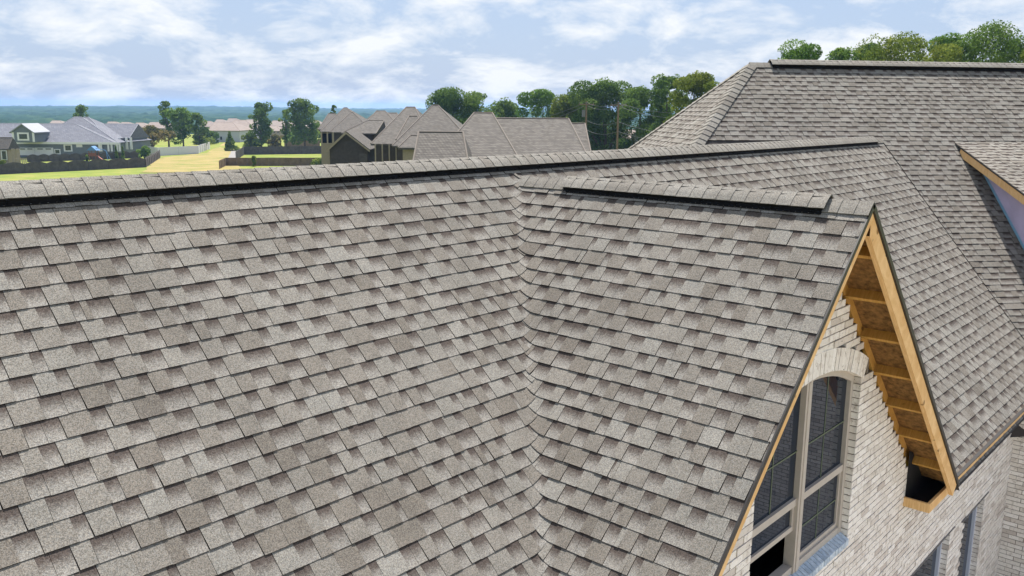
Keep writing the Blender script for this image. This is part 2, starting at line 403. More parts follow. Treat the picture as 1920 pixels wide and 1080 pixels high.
# ---- roof parts: the nearest 300 pieces as parts, the others joined
slopes = {}
def deck(name, pts, extra=None):
    mb = MB(); mb.add(pts, [tuple(range(len(pts)))]); return mb.build(name, M['deck'], house)
e_ = .012
zz = lambda x, y, k: (x, y, k - e_)
slopes['main'] = deck('roof_slope', [(-1.6, RY, RZ-e_), (-1.6, YE, YE-K1-e_), (YE+.76, YE, YE-K1-e_), (GX, GX-.76, GZ-e_), (12.65-YE, YE, YE-K1-e_), (VLX(YE), YE, YE-K1-e_), (VLX(RY), RY, RZ-e_)])
slopes['gable'] = deck('roof_slope', [(GX, YR+.005, GZ-e_), (GX, GX-.76, GZ-e_), (3.3, 2.54, 3.3-KD-e_), (3.3, YR+.005, 3.3-KD-e_)])
slopes['right'] = deck('roof_slope', [(GX, YR+.005, GZ-e_), (GX+3.42, YR+.005, GZ-3.42-e_), (GX+3.42, 12.65-GX-3.42, GZ-3.42-e_), (GX, 12.65-GX, GZ-e_)])
def r2p(s, t, h=-.012): return map_r2(s, t, h)
slopes['rear'] = deck('roof_slope', [r2p(0, 0), r2p(-8.2*c2, 8.2), r2p(10.5, 8.2), r2p(10.5, 0)])
slopes['hip'] = deck('roof_slope', [map_hip(0, 0, -.012), map_hip(-5.5*c2, 5.5, -.012), map_hip(5.5*c2, 5.5, -.012)])
bk = MB(); bk.add([(-1.6, RY, RZ-.006), (-1.6, RY+4.5, RZ-4.5), (16.2, RY+4.5, RZ-4.5), (17.1, RY, RZ-.006)], [(0,1,2,3)]).build('rear_roof_slope', M['deck'], house)
bk = MB(); q1 = A2 + H2*10.5; bk.add([A2-VZ*.012, q1-VZ*.012, q1 - G2*6 - VZ*6*s2_/c2, A2 - H2*6 - G2*6 - VZ*6*s2_/c2], [(0,1,2,3)]).build('rear_roof_slope', M['deck'], house)
order = sorted(range(len(SH_ONE)), key=lambda k: -SH_ONE[k][0])
single = set(order[:300])
for k, (seen, sl, vs, fs, cs) in enumerate(SH_ONE):
    if k in single:
        MB().add(vs, fs, cs).build('shingle', M['shingle'], slopes[sl])
    else:
        SH_REST.setdefault(sl, MB()).add(vs, fs, cs)
for sl, mb in SH_REST.items(): mb.build('shingle_field', M['shingle'], slopes[sl], kind='stuff')
ROOT_KEEP = None

# ---- ridge caps and vents
def ridge_run(name_parent, O, D, dn1, n1, dn2, n2, a0, a1, step, lift, half, r, wedge=.005, flip=False):
    """cap shingles along a ridge: O point, D unit direction, dn = down-slope unit of each side, n = its normal"""
    O, D, dn1, n1, dn2, n2 = map(Vector, (O, D, dn1, n1, dn2, n2)); up = (n1 + n2).normalized()
    a = a0
    sec = [(-half, 1), (-half*.55, 1), (-.035, 1), (0, 0), (.035, 1), (half*.55, 1), (half, 1)]
    while a < a1 - .02:
        w = step * r.uniform(.93, 1.07); b = min(a + w, a1); mb = MB(); tn = .45 + tone(r) * .5; vs = []; cs = []
        jl = r.uniform(-.0005, .001)
        for (q, hh) in (((a - .012, 0.), (b + .004, wedge)) if flip else ((a - .004, wedge), (b + .012, .0))):
            for low in (0, 1):
                for s, _ in sec:
                    dn, nn = (dn1, n1) if s < 0 else (dn2, n2)
                    hgt = lift + hh + jl - (.006 if low else 0)
                    if s == 0: p = O + D*q + up * (hgt * 1.0 - .010 + .006)
                    else:
                        p = O + D*q + dn * abs(s) + nn * hgt
                        if abs(s) < .05: p = p - up * .004
                    vs.append(p); cs.append((tn, 0, .5, 1))
        n = len(sec); fs = []
        for i in range(n - 1):
            fs.append((i, i+1, 2*n+i+1, 2*n+i)); fs.append((n+i, 3*n+i, 3*n+i+1, n+i+1)); fs.append((i, n+i, n+i+1, i+1)); fs.append((2*n+i, 2*n+i+1, 3*n+i+1, 3*n+i))
        fs += [(0, 2*n, 3*n, n), (n-1, 2*n-1, 4*n-1, 3*n-1)]
        mb.add(vs, fs, cs); mb.build('ridge_cap', M['shingle'], name_parent); a = b
def vent_run(parent, O, D, dns, a0, a1, lift, half):
    O, D = Vector(O), Vector(D); body = MB(); n_m = int((a1 - a0) / .32)
    for dn, nn in dns:
        dn, nn = Vector(dn), Vector(nn)
        prof = [(0.0, .006), (0.0, lift-.004), (half-.012, lift-.004), (half+.004, lift-.008), (half+.010, .018), (half+.024, .014), (half+.026, .006)]
        vs = [O + D*a + dn*s + nn*h for a in (a0, a1) for s, h in prof]; n = len(prof)
        fs = [(i, (i+1) % n, n + (i+1) % n, n + i) for i in range(n)] + [tuple(range(n)), tuple(range(n, 2*n))]
        body.add(vs, fs)
        for k in range(n_m):                              # ribs across the open side
            a = a0 + .08 + k * .32
            body.obox(O + D*a + dn*(half+.006) + nn*.016, D*.004, dn*.022, nn*.010)
        # outer lip with weep holes
        k = 0; a = a0
        while a < a1 - .05:
            body.obox(O + D*a + dn*(half+.024) + nn*.010, D*.040, dn*.014, nn*.003); a += .052
        body.obox(O + D*a0 + dn*(half+.037) + nn*.0095, D*(a1-a0), dn*.005, nn*.004)
    return body.build('ridge_vent', M['black'], parent)
rc = random.Random(3); q = 1 / S2
m_n, m_d = (0, -q, q), (0, -q, -q); b_n, b_d = (0, q, q), (0, q, -q)
v1 = vent_run(house, (0, RY, RZ), (1, 0, 0), [(m_d, m_n), (b_d, b_n)], -1.6, 16.75, .043, .115)
ridge_run(v1, (0, RY, RZ), (1, 0, 0), m_d, m_n, b_d, b_n, -1.6, 16.8, .131, .046, .122, rc)
rr = slopes['main']
ridge_run(rr, (0, RY, RZ), (1, 0, 0), m_d, m_n, b_d, b_n, 16.8, 17.3, .131, .014, .13, rc)
l_n, l_d = (-q, 0, q), (-q, 0, -q); r_n, r_d = (q, 0, q), (q, 0, -q)
v2 = vent_run(house, (GX, 0, GZ), (0, 1, 0), [(l_d, l_n), (r_d, r_n)], 2.74, 5.26, .043, .115)
ridge_run(v2, (GX, 0, GZ), (0, 1, 0), l_d, l_n, r_d, r_n, 2.72, 5.28, .128, .046, .122, rc)
ridge_run(slopes['gable'], (GX, 0, GZ), (0, 1, 0), l_d, l_n, r_d, r_n, YR - .005, 2.74, .118, .014, .13, rc)
ridge_run(slopes['gable'], (GX, 0, GZ), (0, 1, 0), l_d, l_n, r_d, r_n, 5.26, 6.0, .125, .014, .13, rc)
bd2, bn2 = -G2 * c2 - VZ * s2_, -G2 * s2_ + VZ * c2
v3 = vent_run(house, A2, H2, [(D2, N2), (bd2, bn2)], .42, 10.5, .075, .115)
ridge_run(v3, A2, H2, D2, N2, bd2, bn2, .40, 10.5, .14, .078, .122, rc)
ridge_run(slopes['rear'], A2, H2, D2, N2, bd2, bn2, -.02, .42, .14, .014, .14, rc)
hd = (G2 - H2).normalized() * S2 * c2 - VZ * s2_ ; hl = hd.length; hd = hd / hl      # hip line
def side(n):  # direction in the slope plane, square to the hip, pointing down
    d = Vector(n).cross(hd).normalized(); return d if d.z < 0 else -d
ridge_run(slopes['hip'], A2, hd, side(NH), NH, side(N2), N2, .05, 9.0, .14, .016, .15, rc, .012, True)
hb = (-G2 - H2).normalized() * S2 * c2 - VZ * s2_; hb.normalize()
def side_b(n):
    d = Vector(n).cross(hb).normalized(); return d if d.z < 0 else -d
ridge_run(slopes['hip'], A2, hb, side_b(NH), NH, side_b(bn2), bn2, .05, 9.0, .14, .016, .12, rc, .012, True)

# ---- rakes, barge boards, soffit of the front gable
DL, DR = Vector((-q, 0, -q)), Vector((q, 0, -q)); AP = Vector((GX, YR, GZ))
for dn, nn, L_ in ((DL, Vector((-q, 0, q)), 4.85), (DR, Vector((q, 0, q)), 4.70)):
    b = MB(); b.obox(AP + Vector((0, -.012, 0)) + nn*-.034, dn*L_, Vector((0, .012, 0)), nn*.040); b.obox(AP + nn*-.034, dn*L_, Vector((0, .06, 0)), nn*.010)
    b.build('drip_edge', M['drip'], house)
    b = MB(); sx = 1 if dn.x > 0 else -1; le = (L_ - .1) * q; o1, o2 = .037 * S2, (.175 if dn.x > 0 else .115) * S2; cut = (o2 - o1) / 2; vs = []
    for yy in (YR + .004, YR + .046):
        vs += [(GX, yy, GZ - o1), (GX + sx*le, yy, GZ - o1 - le), (GX + sx*(le - cut), yy, GZ - o2 - le + cut), (GX, yy, GZ - o2)]
    fs = [(0,1,2,3),(7,6,5,4),(0,4,5,1),(1,5,6,2),(2,6,7,3)]
    b.add(vs, fs if sx < 0 else [tuple(reversed(f)) for f in fs])
    b.build('barge_board', M['wood'], house)
    b = MB(); b.obox(AP + Vector((0, .05, 0)) + nn*-.034, dn*(L_-.05), Vector((0, YW+.1-YR, 0)), nn*.014)
    b.build('soffit_sheathing', M['osb'], house)
    for k in range(11):
        a = .50 + k * .61
        if a > L_ - .2: break
        b = MB(); b.obox(AP + Vector((0, .046, 0)) + dn*a + nn*-.124, dn*.038, Vector((0, YW+.06-YR, 0)), nn*.089)
        b.build('lookout', M['lumber'], house)
    b = MB(); b.obox(AP + Vector((0, YW+.045-YR, 0)) + nn*-.124, dn*(L_-.1), Vector((0, .03, 0)), nn*.088); b.build('wall_rafter', M['lumber'], house)
# eave return box
b = MB(); x0, x1, yf, zb = 9.42, 10.35, 2.50, -4.17
b.box(x0, x0+.03, yf+.0305, YW+.02, zb, zb+.10); b.build('return_board', M['wood'], house)
b = MB(); b.box(x0+.03, x1, yf+.03, YW+.02, zb, zb+.012); b.build('return_floor', M['cavity_black'], house)
b = MB(); b.add([(x0+.03, YW-.004, zb), (x1+.3, YW-.004, zb), (x1+.3, YW-.004, zb+.1), (x0+.02, YW-.004, zb+.62)], [(0,1,2,3)])
b.build('return_dark_sheet', M['cavity_black'], house)  # black sheet over the wall paints the dark cavity of the return
# main eave fascia
b = MB(); b.box(x0, 14.9, yf, yf+.03, zb, zb+.105); b.build('fascia_board', M['wood'], house)
b = MB(); b.box(x1, 14.9, yf+.03, YW+.05, zb+.012, zb+.03); b.build('eave_soffit', M['osb'], house)
b = MB(); b.box(x1-.25, 14.9, yf-.012, yf+.03, zb+.107, zb+.118); b.build('drip_edge', M['drip'], house)

# ---- brick walls
CH, BL, BH, J = .0677, .194, .0577, .010
WCX, WHW = 6.84, 1.00                                     # arched window: centre, half width
ZSP, ZCR, ZSI = -2.37, -2.14, -3.90                       # spring, crown, sill
sag = ZCR - ZSP; AR = (WHW*WHW + sag*sag) / (2*sag); ACZ = ZCR - AR
def arch_z(x, add=0.0):
    k = (AR + add) ** 2 - (x - WCX) ** 2; return ACZ + math.sqrt(k) if k > 0 else -99
ARW = .205                                                # height of the soldier arch
W1 = (9.85, 11.45, -5.22); W2 = (12.10, 13.05, -5.28)     # lower windows: x0, x1, head
bricks = []
rb = random.Random(21)
def holes(z0, z1):
    zc = (z0 + z1) / 2; hs = []
    if zc > ZSI - .075 and zc < ZSP: hs.append((WCX - WHW, WCX + WHW))
    elif zc >= ZSP and zc < ZCR + ARW:
        k = (AR + ARW) ** 2 - (zc - ACZ) ** 2
        if k > 0:
            w = math.sqrt(k); w = min(w, WHW + .14); hs.append((WCX - w, WCX + w))
    for a, b_, h in (W1, W2):
        if zc < h: hs.append((a, b_))
    return hs
mort = MB()
nrow = int((8.2 - .9) / CH)
for k in range(nrow):
    z1 = -.95 - k * CH; z0 = z1 - CH
    xl = GX - (-z1 + GZ) + .30; xr = GX + (-z1 + GZ) - .27
    xr = GX + round((xr - GX) / .102) * .102
    if z0 < -4.06: xl, xr = 2.6, 14.4
    if xr - xl < .1: continue
    xl = max(xl, 2.6)
    iv = [(xl, xr)]
    for a, b_ in holes(z0, z1):
        iv = [w for s, e in iv for w in ((s, min(e, a)), (max(s, b_), e)) if w[1] - w[0] > .012]
    for s, e in iv:
        mort.box(s + .005, e - .005, YW + .011, YW + .10, z0, z1 - .0002)
        off = (k % 2) * (BL + J) / 2; x = math.floor((s - off) / (BL + J)) * (BL + J) + off
        while x < e:
            a, c = max(x, s), min(x + BL, e)
            if a > s and a - s < .065: a = s                    # no slivers at the jambs
            if e - c < .065: c = e
            if c - a < .065: x += BL + J; continue
            if c - a > .02: bricks.append((a, c, z0 + J/2, z1 - J/2))
            x += BL + J
wall = mort.build('brick_wall', M['mortar'], house)
bl = []
for (a, c, z0, z1) in bricks:
    o = rb.uniform(-.003, .003); tn = min(1, max(0, rb.gauss(.58, .30)))
    mb = MB(); t1, t2 = rb.uniform(-.0015, .0015), rb.uniform(-.0015, .0015)
    mb.add([(a, YW+o, z0+t1), (c, YW+o+t2, z0+t2), (c, YW+.095, z0), (a, YW+.095, z0), (a, YW+o+t1, z1), (c, YW+o, z1+t1), (c, YW+.095, z1), (a, YW+.095, z1)],
           [(0,1,5,4),(4,5,6,7),(1,2,6,5),(3,0,4,7),(1,0,3,2)], (tn, 0, 0, 1))
    ctr = Vector(((a + c)/2, YW, z0)); d = ctr.dot(FWD); u = 960 + FPX*ctr.dot(CR)/d; v = 540 + FPX*ctr.dot(CD)/d
    vis = 1380 < u < 1920 and 380 < v < 1085 and (c - a) > .15
    # the near roof hides what lies left of its rake
    if vis and ctr.x < GX and ctr.x < GX + (ctr.z - GZ) * -1 * -1 + .55: vis = vis and u > 1350 + (1080 - v) * .42
    bl.append(((1/d if vis else 0), mb))
bl.sort(key=lambda t: -t[0])
for _, mb in bl[:300]: mb.build('brick', M['brick'], wall)
rest = MB()
for _, mb in bl[300:]: rest.add(mb.v, mb.f, mb.c)
rest.build('brick_field', M['brick'], wall, kind='stuff')
# side wall of the rear wing, square to the front wall
sw = MB(); sw.box(14.407, 14.5, -4, YW + .1, -8.2, -4.1); side_wall = sw.build('brick_wall', M['mortar'], house)
rest = MB()
for k in range(60):
    z1 = -4.1 - k*CH; z0 = z1 - CH; y = YW - (k % 2)*(BL+J)/2
    while y > -3.8:
        o = rb.uniform(-.003, .003); tn = min(1, max(0, rb.gauss(.55, .25)))
        rest.box(14.40+o, 14.43, y-BL, y, z0+J/2, z1-J/2, (tn, 0, 0, 1)); y -= BL + J
    if k % 2: rest.box(14.40, 14.43, YW-BL/2, YW-.002, z0+J/2, z1-J/2, (rb.random(), 0, 0, 1))
rest.build('brick_field', M['brick'], side_wall, kind='stuff')
# wall behind the brick, closing the attic, and the dark house volume
b = MB(); b.add([(GX-1.15, YW+.11, GZ-1.22), (GX+1.15, YW+.11, GZ-1.22), (GX, YW+.11, GZ-.06)], [(0,1,2)]); b.build('attic_sheathing', M['osb'], house)
# soldier arch
n = 29; ang = math.asin((WHW + .10) / (AR + .1))
for k in range(n):
    t0 = -ang + 2*ang*k/n; t1 = -ang + 2*ang*(k+1)/n; g = .0042/AR; mb = MB(); o = rb.uniform(-.006, .002)
    vs = []
    for yy in (YW - .002 + o, YW + .11):
        for (t, rr_) in ((t0+g, AR), (t1-g, AR), (t1-g, AR+ARW-.008), (t0+g, AR+ARW-.008)):
            vs.append((WCX + rr_*math.sin(t), yy, ACZ + rr_*math.cos(t)))
    mb.add(vs, [(0,1,2,3),(7,6,5,4),(0,4,5,1),(1,5,6,2),(2,6,7,3),(3,7,4,0)], (min(1, max(0, rb.gauss(.7, .2))), 0, 0, 1))
    mb.build('arch_brick', M['brick'], wall)
mb = MB(); vs = []; 
for k in range(n+1):
    t = -ang + 2*ang*k/n
    for yy in (YW+.006, YW+.10):
        for rr_ in (AR+.002, AR+ARW): vs.append((WCX + rr_*math.sin(t), yy, ACZ + rr_*math.cos(t)))
fs = []
for k in range(n):
    a = 4*k; fs += [(a, a+4, a+5, a+1), (a, a+2, a+6, a+4), (a+1, a+5, a+7, a+3)]
mb.add(vs, fs); mb.build('arch_mortar', M['mortar'], wall)
# rowlock sill
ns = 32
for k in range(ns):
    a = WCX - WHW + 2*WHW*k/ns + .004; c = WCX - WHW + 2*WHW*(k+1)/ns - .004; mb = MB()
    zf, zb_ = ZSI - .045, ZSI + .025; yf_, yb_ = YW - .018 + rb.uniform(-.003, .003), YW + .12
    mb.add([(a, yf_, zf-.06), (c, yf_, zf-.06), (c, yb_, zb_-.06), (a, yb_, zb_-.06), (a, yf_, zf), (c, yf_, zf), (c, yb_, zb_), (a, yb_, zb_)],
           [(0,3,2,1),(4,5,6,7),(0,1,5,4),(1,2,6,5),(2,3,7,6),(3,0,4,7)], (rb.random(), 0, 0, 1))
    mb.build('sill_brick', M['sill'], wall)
mb = MB(); mb.add([(WCX-WHW, YW-.010, ZSI-.10), (WCX+WHW, YW-.010, ZSI-.10), (WCX+WHW, YW-.010, ZSI-.049), (WCX-WHW, YW-.010, ZSI-.049), (WCX-WHW, YW+.12, ZSI+.021), (WCX+WHW, YW+.12, ZSI+.021)], [(0,1,2,3),(3,2,5,4)])
mb.build('sill_mortar', M['mortar'], wall)
# ---- arched window
YG = YW + .10
win = MB()
def arched_strip(mb, x0, x1, inset, w, y0, y1, nseg=16):
    """frame following the head of the opening"""
    pts = []
    for k in range(nseg+1):
        x = x0 + (x1-x0)*k/nseg; z = arch_z(min(max(x, WCX-WHW), WCX+WHW)) - inset; pts.append((x, z))
    vs = []
    for x, z in pts:
        vs += [(x, y0, z-w), (x, y0, z), (x, y1, z), (x, y1, z-w)]
    fs = []
    for k in range(nseg):
        a = 4*k; fs += [(a, a+4, a+5, a+1), (a+1, a+5, a+6, a+2), (a+2, a+6, a+7, a+3), (a+3, a+7, a+4, a)]
    mb.add(vs, fs)
xl, xr = WCX - WHW, WCX + WHW; ZR = -3.24
f = MB(); arched_strip(f, xl, xr, 0, .065, YG-.035, YG+.05)
f.box(xl, xl+.06, YG-.034, YG+.05, ZSI, ZSP); f.box(xr-.06, xr, YG-.034, YG+.05, ZSI, ZSP+.01)
f.box(xl+.06, xr-.06, YG-.03, YG+.05, ZSI+.0, ZSI+.065)
frame = f.build('window_frame', M['frame'], wall)
f = MB(); f.box(WCX-.055, WCX+.055, YG-.045, YG+.05, ZSI+.005, ZCR-.05); f.box(WCX-.02, WCX+.02, YG-.052, YG-.04, ZSI+.01, ZCR-.06); f.build('mullion', M['frame'], frame)
for a, c in ((xl+.06, WCX-.055), (WCX+.055, xr-.06)):
    f = MB(); f.box(a, c, YG-.025, YG+.03, ZR-.035, ZR+.03); f.build('meeting_rail', M['frame'], frame)
    f = MB(); vs = []; k2 = 12
    for k in range(k2+1):
        x = a + (c-a)*k/k2; vs += [(x, YG+.005, ZR), (x, YG+.005, arch_z(x)-.05)]
    f.add(vs, [(2*k, 2*k+2, 2*k+3, 2*k+1) for k in range(k2)]); f.build('pane', M['glass'], frame)
    f = MB(); xm = (a+c)/2; f.box(xm-.0045, xm+.0045, YG+.0, YG+.004, ZR+.03, arch_z(xm)-.06); f.box(a, c, YG-.001, YG+.0035, -2.80, -2.790); f.build('muntin', M['muntin'], frame)
    if a > WCX:
        f = MB(); f.box(a, a+.03, YG-.012, YG+.02, ZSI+.065, ZR-.035); f.box(c-.03, c, YG-.012, YG+.02, ZSI+.065, ZR-.035); f.box(a+.03, c-.03, YG-.012, YG+.02, ZSI+.065, ZSI+.11); f.build('sash', M['frame'], frame)
        f = MB(); f.box(a+.03, c-.03, YG+.006, YG+.010, ZSI+.11, ZR-.035); f.build('pane', M['glass'], frame)
        f = MB(); f.box(xm-.0045, xm+.0045, YG+.001, YG+.0055, ZSI+.11, ZR-.035); f.box(a+.03, c-.03, YG, YG+.005, -3.56, -3.550); f.build('muntin', M['muntin'], frame)
    else:
        f = MB(); f.box(a, a+.03, YG-.012, YG+.02, ZR-.22, ZR-.035); f.box(c-.03, c, YG-.012, YG+.02, ZR-.22, ZR-.035); f.box(a, c, YG-.014, YG+.022, ZR-.265, ZR-.22); f.build('sash', M['frame'], frame)
        f = MB(); f.box(a+.03, c-.03, YG+.006, YG+.010, ZR-.22, ZR-.035); f.build('pane', M['glass'], frame)
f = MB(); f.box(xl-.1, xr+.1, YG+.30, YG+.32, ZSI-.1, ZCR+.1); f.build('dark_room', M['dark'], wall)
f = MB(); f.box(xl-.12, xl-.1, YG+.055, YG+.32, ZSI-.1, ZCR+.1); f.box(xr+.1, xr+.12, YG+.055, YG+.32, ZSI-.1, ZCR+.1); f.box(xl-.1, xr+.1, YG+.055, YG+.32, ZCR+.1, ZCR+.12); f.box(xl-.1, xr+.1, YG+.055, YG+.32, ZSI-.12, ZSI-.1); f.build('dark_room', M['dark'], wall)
# lower windows
for (a, c, h), fm in ((W1, 'blueframe'), (W2, 'blueframe')):
    f = MB(); f.box(a-.16, c+.16, YW-.012, YW+.006, h-.004, h+.012); f.box(a-.16, c+.16, YW+.0065, YW+.1, h+.001, h+.012); f.build('steel_lintel', M['steel'], wall)
    f = MB(); f.box(a, a+.05, YG-.02, YG+.06, -8, h-.005); f.box(c-.05, c, YG-.02, YG+.06, -8, h-.005); f.box(a+.05, c-.05, YG-.02, YG+.06, h-.06, h-.005); wf = f.build('window_frame', M[fm], wall)
    f = MB(); f.box(a+.05, c-.05, YG+.02, YG+.03, -8, h-.06); f.build('pane', M['glass'], wf)

# ---- shed dormer on the rear wing: side wall, roof, rake board
ps, pt = P0S, P0T
PD = Vector(map_r2(ps, pt, 0.0)); psh = R(21.0)              # shallow roof
DS = G2 * math.cos(psh) - VZ * math.sin(psh); NS = G2 * math.sin(psh) + VZ * math.cos(psh)
def map_shed(s, t, h): return tuple(PD + H2*s + DS*t + NS*(h + .012))
rs3 = random.Random(9)
shed_first = len(SH_ONE)
for i in range(0, 30): lay('shed', 0.0, 6.0, .05 + i*E2, E2, map_shed, [(0, -1, .02), (-1, 0, 0)], rs3, hs=1.1)
sd = MB(); sd.add([map_shed(0, 0, -.012), map_shed(0, 3.8, -.012), map_shed(6, 3.8, -.012), map_shed(6, 0, -.012)], [(0,1,2,3)])
shed = sd.build('shed_dormer_roof', M['deck'], house)
mb = MB()
for (_, sl, vs, fs, cs) in SH_ONE[shed_first:]: mb.add(vs, fs, cs)
mb.build('shingle_field', M['shingle'], shed, kind='stuff')
f = MB(); f.obox(PD + DS*.22 - NS*.15, H2*.04, DS*3.6, NS*.135); f.build('rake_board', M['wood'], shed)
f = MB(); f.obox(PD + DS*.02 - NS*.012, H2*-.010, DS*3.8, NS*.022); f.build('drip_edge', M['drip'], shed)
CW = .24                                                    # side wall stands back from the rake
f = MB(); a = PD + H2*CW; b1 = a + DS*3.7 - NS*.02; b2 = Vector(map_r2(ps+CW, pt + 3.7*math.cos(psh)/c2, 0)); 
f.add([a - VZ*.01, b1, b2 - VZ*.05], [(0,1,2)]); f.add([v + H2*.02 for v in (a - VZ*.01, b1, b2 - VZ*.05)], [(2,1,0)]); f.build('dormer_side_wall', M['sheath'], shed)
f = MB(); o = Vector(map_r2(ps+CW-.006, pt+.3, .006)); f.obox(o, D2*4.6, H2*.005, VZ*.07); f.build('flashing_tape', M['tape'], shed)
f = MB(); f.obox(PD + DS*.3 + H2*.04 - NS*.02, H2*(CW-.04), DS*3.5, NS*-.012); f.build('dormer_soffit', M['osb'], shed)
# ------------------------------------------------------------------ ground, fields, far woods
def smooth(a, b, x):
    t = min(1, max(0, (x - a) / (b - a))); return t * t * (3 - 2 * t)
def G(x, y):
    r = math.hypot(x - 8, y); z = -8.2 - 3.6 * smooth(18, 85, r) - 12 * smooth(300, 850, r) - 6 * smooth(900, 2500, r)
    return z + .25 * noise.noise(Vector((x * .02, y * .02, 0))) * smooth(60, 120, r)
def gpt(u, v):
    """point of the ground seen at pixel (u, v)"""
    d = 60.0
    q = ray(u, v); q = q / q.dot(VW); lo, hi = 5, 6000
    for _ in range(60):
        mid = (lo + hi) / 2; p = q * mid
        if p.z > G(p.x, p.y): lo = mid
        else: hi = mid
    return q * hi
def onground(u, d, v=260):
    p = at(u, v, d); return Vector((p.x, p.y, G(p.x, p.y)))
gm = MB(); rings = [0, 6, 12, 18, 26, 36, 48, 60, 75, 90, 110, 130, 150, 170, 190, 210, 235, 260, 290, 330, 380, 440, 520, 620, 740, 900, 1150, 1500, 2000, 2800, 4000, 6500, 11000]
NA = 120; vs = []
for r_ in rings:
    for k in range(NA):
        t = 2*math.pi*k/NA; x, y = r_*math.cos(t), r_*math.sin(t); vs.append((x, y, G(x, y)))
gm.add(vs, [(i*NA+k, (i+1)*NA+k, (i+1)*NA+(k+1) % NA, i*NA+(k+1) % NA) for i in range(len(rings)-1) for k in range(NA)])
def grass_material(name, c0, c1, c2, sc):
    m = bpy.data.materials.new(name); m.use_nodes = True; t = m.node_tree; n = t.nodes; l = t.links
    p = n['Principled BSDF']; p.inputs['Roughness'].default_value = .95; p.inputs['Specular IOR Level'].default_value = .1
    tcn = n.new('ShaderNodeTexCoord'); a = n.new('ShaderNodeTexNoise'); a.inputs['Scale'].default_value = sc; a.inputs['Detail'].default_value = 8; a.inputs['Roughness'].default_value = .65
    l.new(tcn.outputs['Object'], a.inputs['Vector']); r = n.new('ShaderNodeValToRGB'); e = r.color_ramp.elements
    e[0].position = .32; e[0].color = (*c0, 1); e[1].position = .68; e[1].color = (*c2, 1); x = e.new(.5); x.color = (*c1, 1)
    l.new(a.outputs[0], r.inputs[0]); l.new(r.outputs[0], p.inputs['Base Color']); return m
M['lawn'] = grass_material('lawn', (.105, .155, .028), (.165, .195, .038), (.24, .22, .065), .22)
M['dry'] = grass_material('dry_grass', (.135, .165, .035), (.24, .20, .075), (.30, .235, .105), .16)
M['dirt'] = grass_material('bare_clay', (.36, .31, .26), (.44, .39, .34), (.52, .47, .42), .5)
g = gm.build('ground', M['lawn']); g['kind'] = 'structure'
def sheet(name, pix, mt, lift, n_sub=10):
    """sheet lying on the ground, outline given by points"""
    mb = MB(); c = sum(pix, Vector()) / len(pix); vs = [(c.x, c.y, G(c.x, c.y) + lift)]; pts = []
    for i, p in enumerate(pix):
        q_ = pix[(i+1) % len(pix)]
        for k in range(n_sub):
            w = p.lerp(q_, k / n_sub); f = 1 + .10 * noise.noise(w * .11) + .05 * noise.noise(w * .5); pts.append(c.lerp(w, f))
    rows = 6
    for j in range(1, rows + 1):
        for p in pts:
            w = c.lerp(p, j / rows); vs.append((w.x, w.y, G(w.x, w.y) + lift))
    m_ = len(pts); fs = [(0, 1+k, 1+(k+1) % m_) for k in range(m_)]
    for j in range(rows - 1):
        for k in range(m_): fs.append((1+j*m_+k, 1+(j+1)*m_+k, 1+(j+1)*m_+(k+1) % m_, 1+j*m_+(k+1) % m_))
    mb.add(vs, fs); o = mb.build(name, mt); o['kind'] = 'structure'; return o
sheet('dry_field', [gpt(*p) for p in ((270, 322), (455, 322), (436, 292), (448, 276), (420, 268), (400, 279), (388, 287), (300, 296))], M['dry'], .05)
sheet('bare_ground', [Vector((x, y, 0)) for x, y in ((-6, 2.3), (-8, -22), (30, -26), (34, -2), (14.3, 2.2))], M['dirt'], .03)
sheet('roadside', [gpt(*p) for p in ((1112, 283), (1235, 283), (1225, 276), (1112, 274))], M['dry'], .06)
M['asphalt'] = mat('road_asphalt', (.20, .19, .18), .9, var=.15)
sheet('gravel_patch', [gpt(*p) for p in ((428, 296), (448, 297), (450, 283), (434, 284))], M['asphalt'], .08)
def leaf_material(name, ramp):
    m = bpy.data.materials.new(name); m.use_nodes = True; t = m.node_tree; n = t.nodes; l = t.links; n.clear()
    o = n.new('ShaderNodeOutputMaterial'); d = n.new('ShaderNodeBsdfDiffuse'); tr = n.new('ShaderNodeBsdfTranslucent'); mx_ = n.new('ShaderNodeMixShader'); mx_.inputs[0].default_value = .42
    a = n.new('ShaderNodeVertexColor'); a.layer_name = 'Col'; sp = n.new('ShaderNodeSeparateColor'); l.new(a.outputs[0], sp.inputs[0])
    r = n.new('ShaderNodeValToRGB'); e = r.color_ramp.elements; e[0].color = (*ramp[0], 1); e[1].color = (*ramp[2], 1); x = e.new(.5); x.color = (*ramp[1], 1)
    l.new(sp.outputs[0], r.inputs[0]); l.new(r.outputs[0], d.inputs[0]); l.new(r.outputs[0], tr.inputs[0]); l.new(d.outputs[0], mx_.inputs[1]); l.new(tr.outputs[0], mx_.inputs[2]); l.new(mx_.outputs[0], o.inputs[0]); return m
M['leaf_dark'] = leaf_material('dark_foliage', ((.058, .108, .024), (.100, .165, .036), (.165, .230, .054)))
M['leaf_mid'] = leaf_material('green_foliage', ((.068, .135, .024), (.110, .195, .036), (.180, .260, .056)))
M['leaf_lite'] = leaf_material('yellow_green_foliage', ((.075, .115, .020), (.130, .175, .030), (.21, .24, .050)))
M['leaf_olive'] = leaf_material('olive_foliage', ((.07, .085, .025), (.14, .13, .04), (.26, .19, .08)))
M['bark'] = mat('bark', (.10, .075, .055), .95, var=.3, nscale=3)
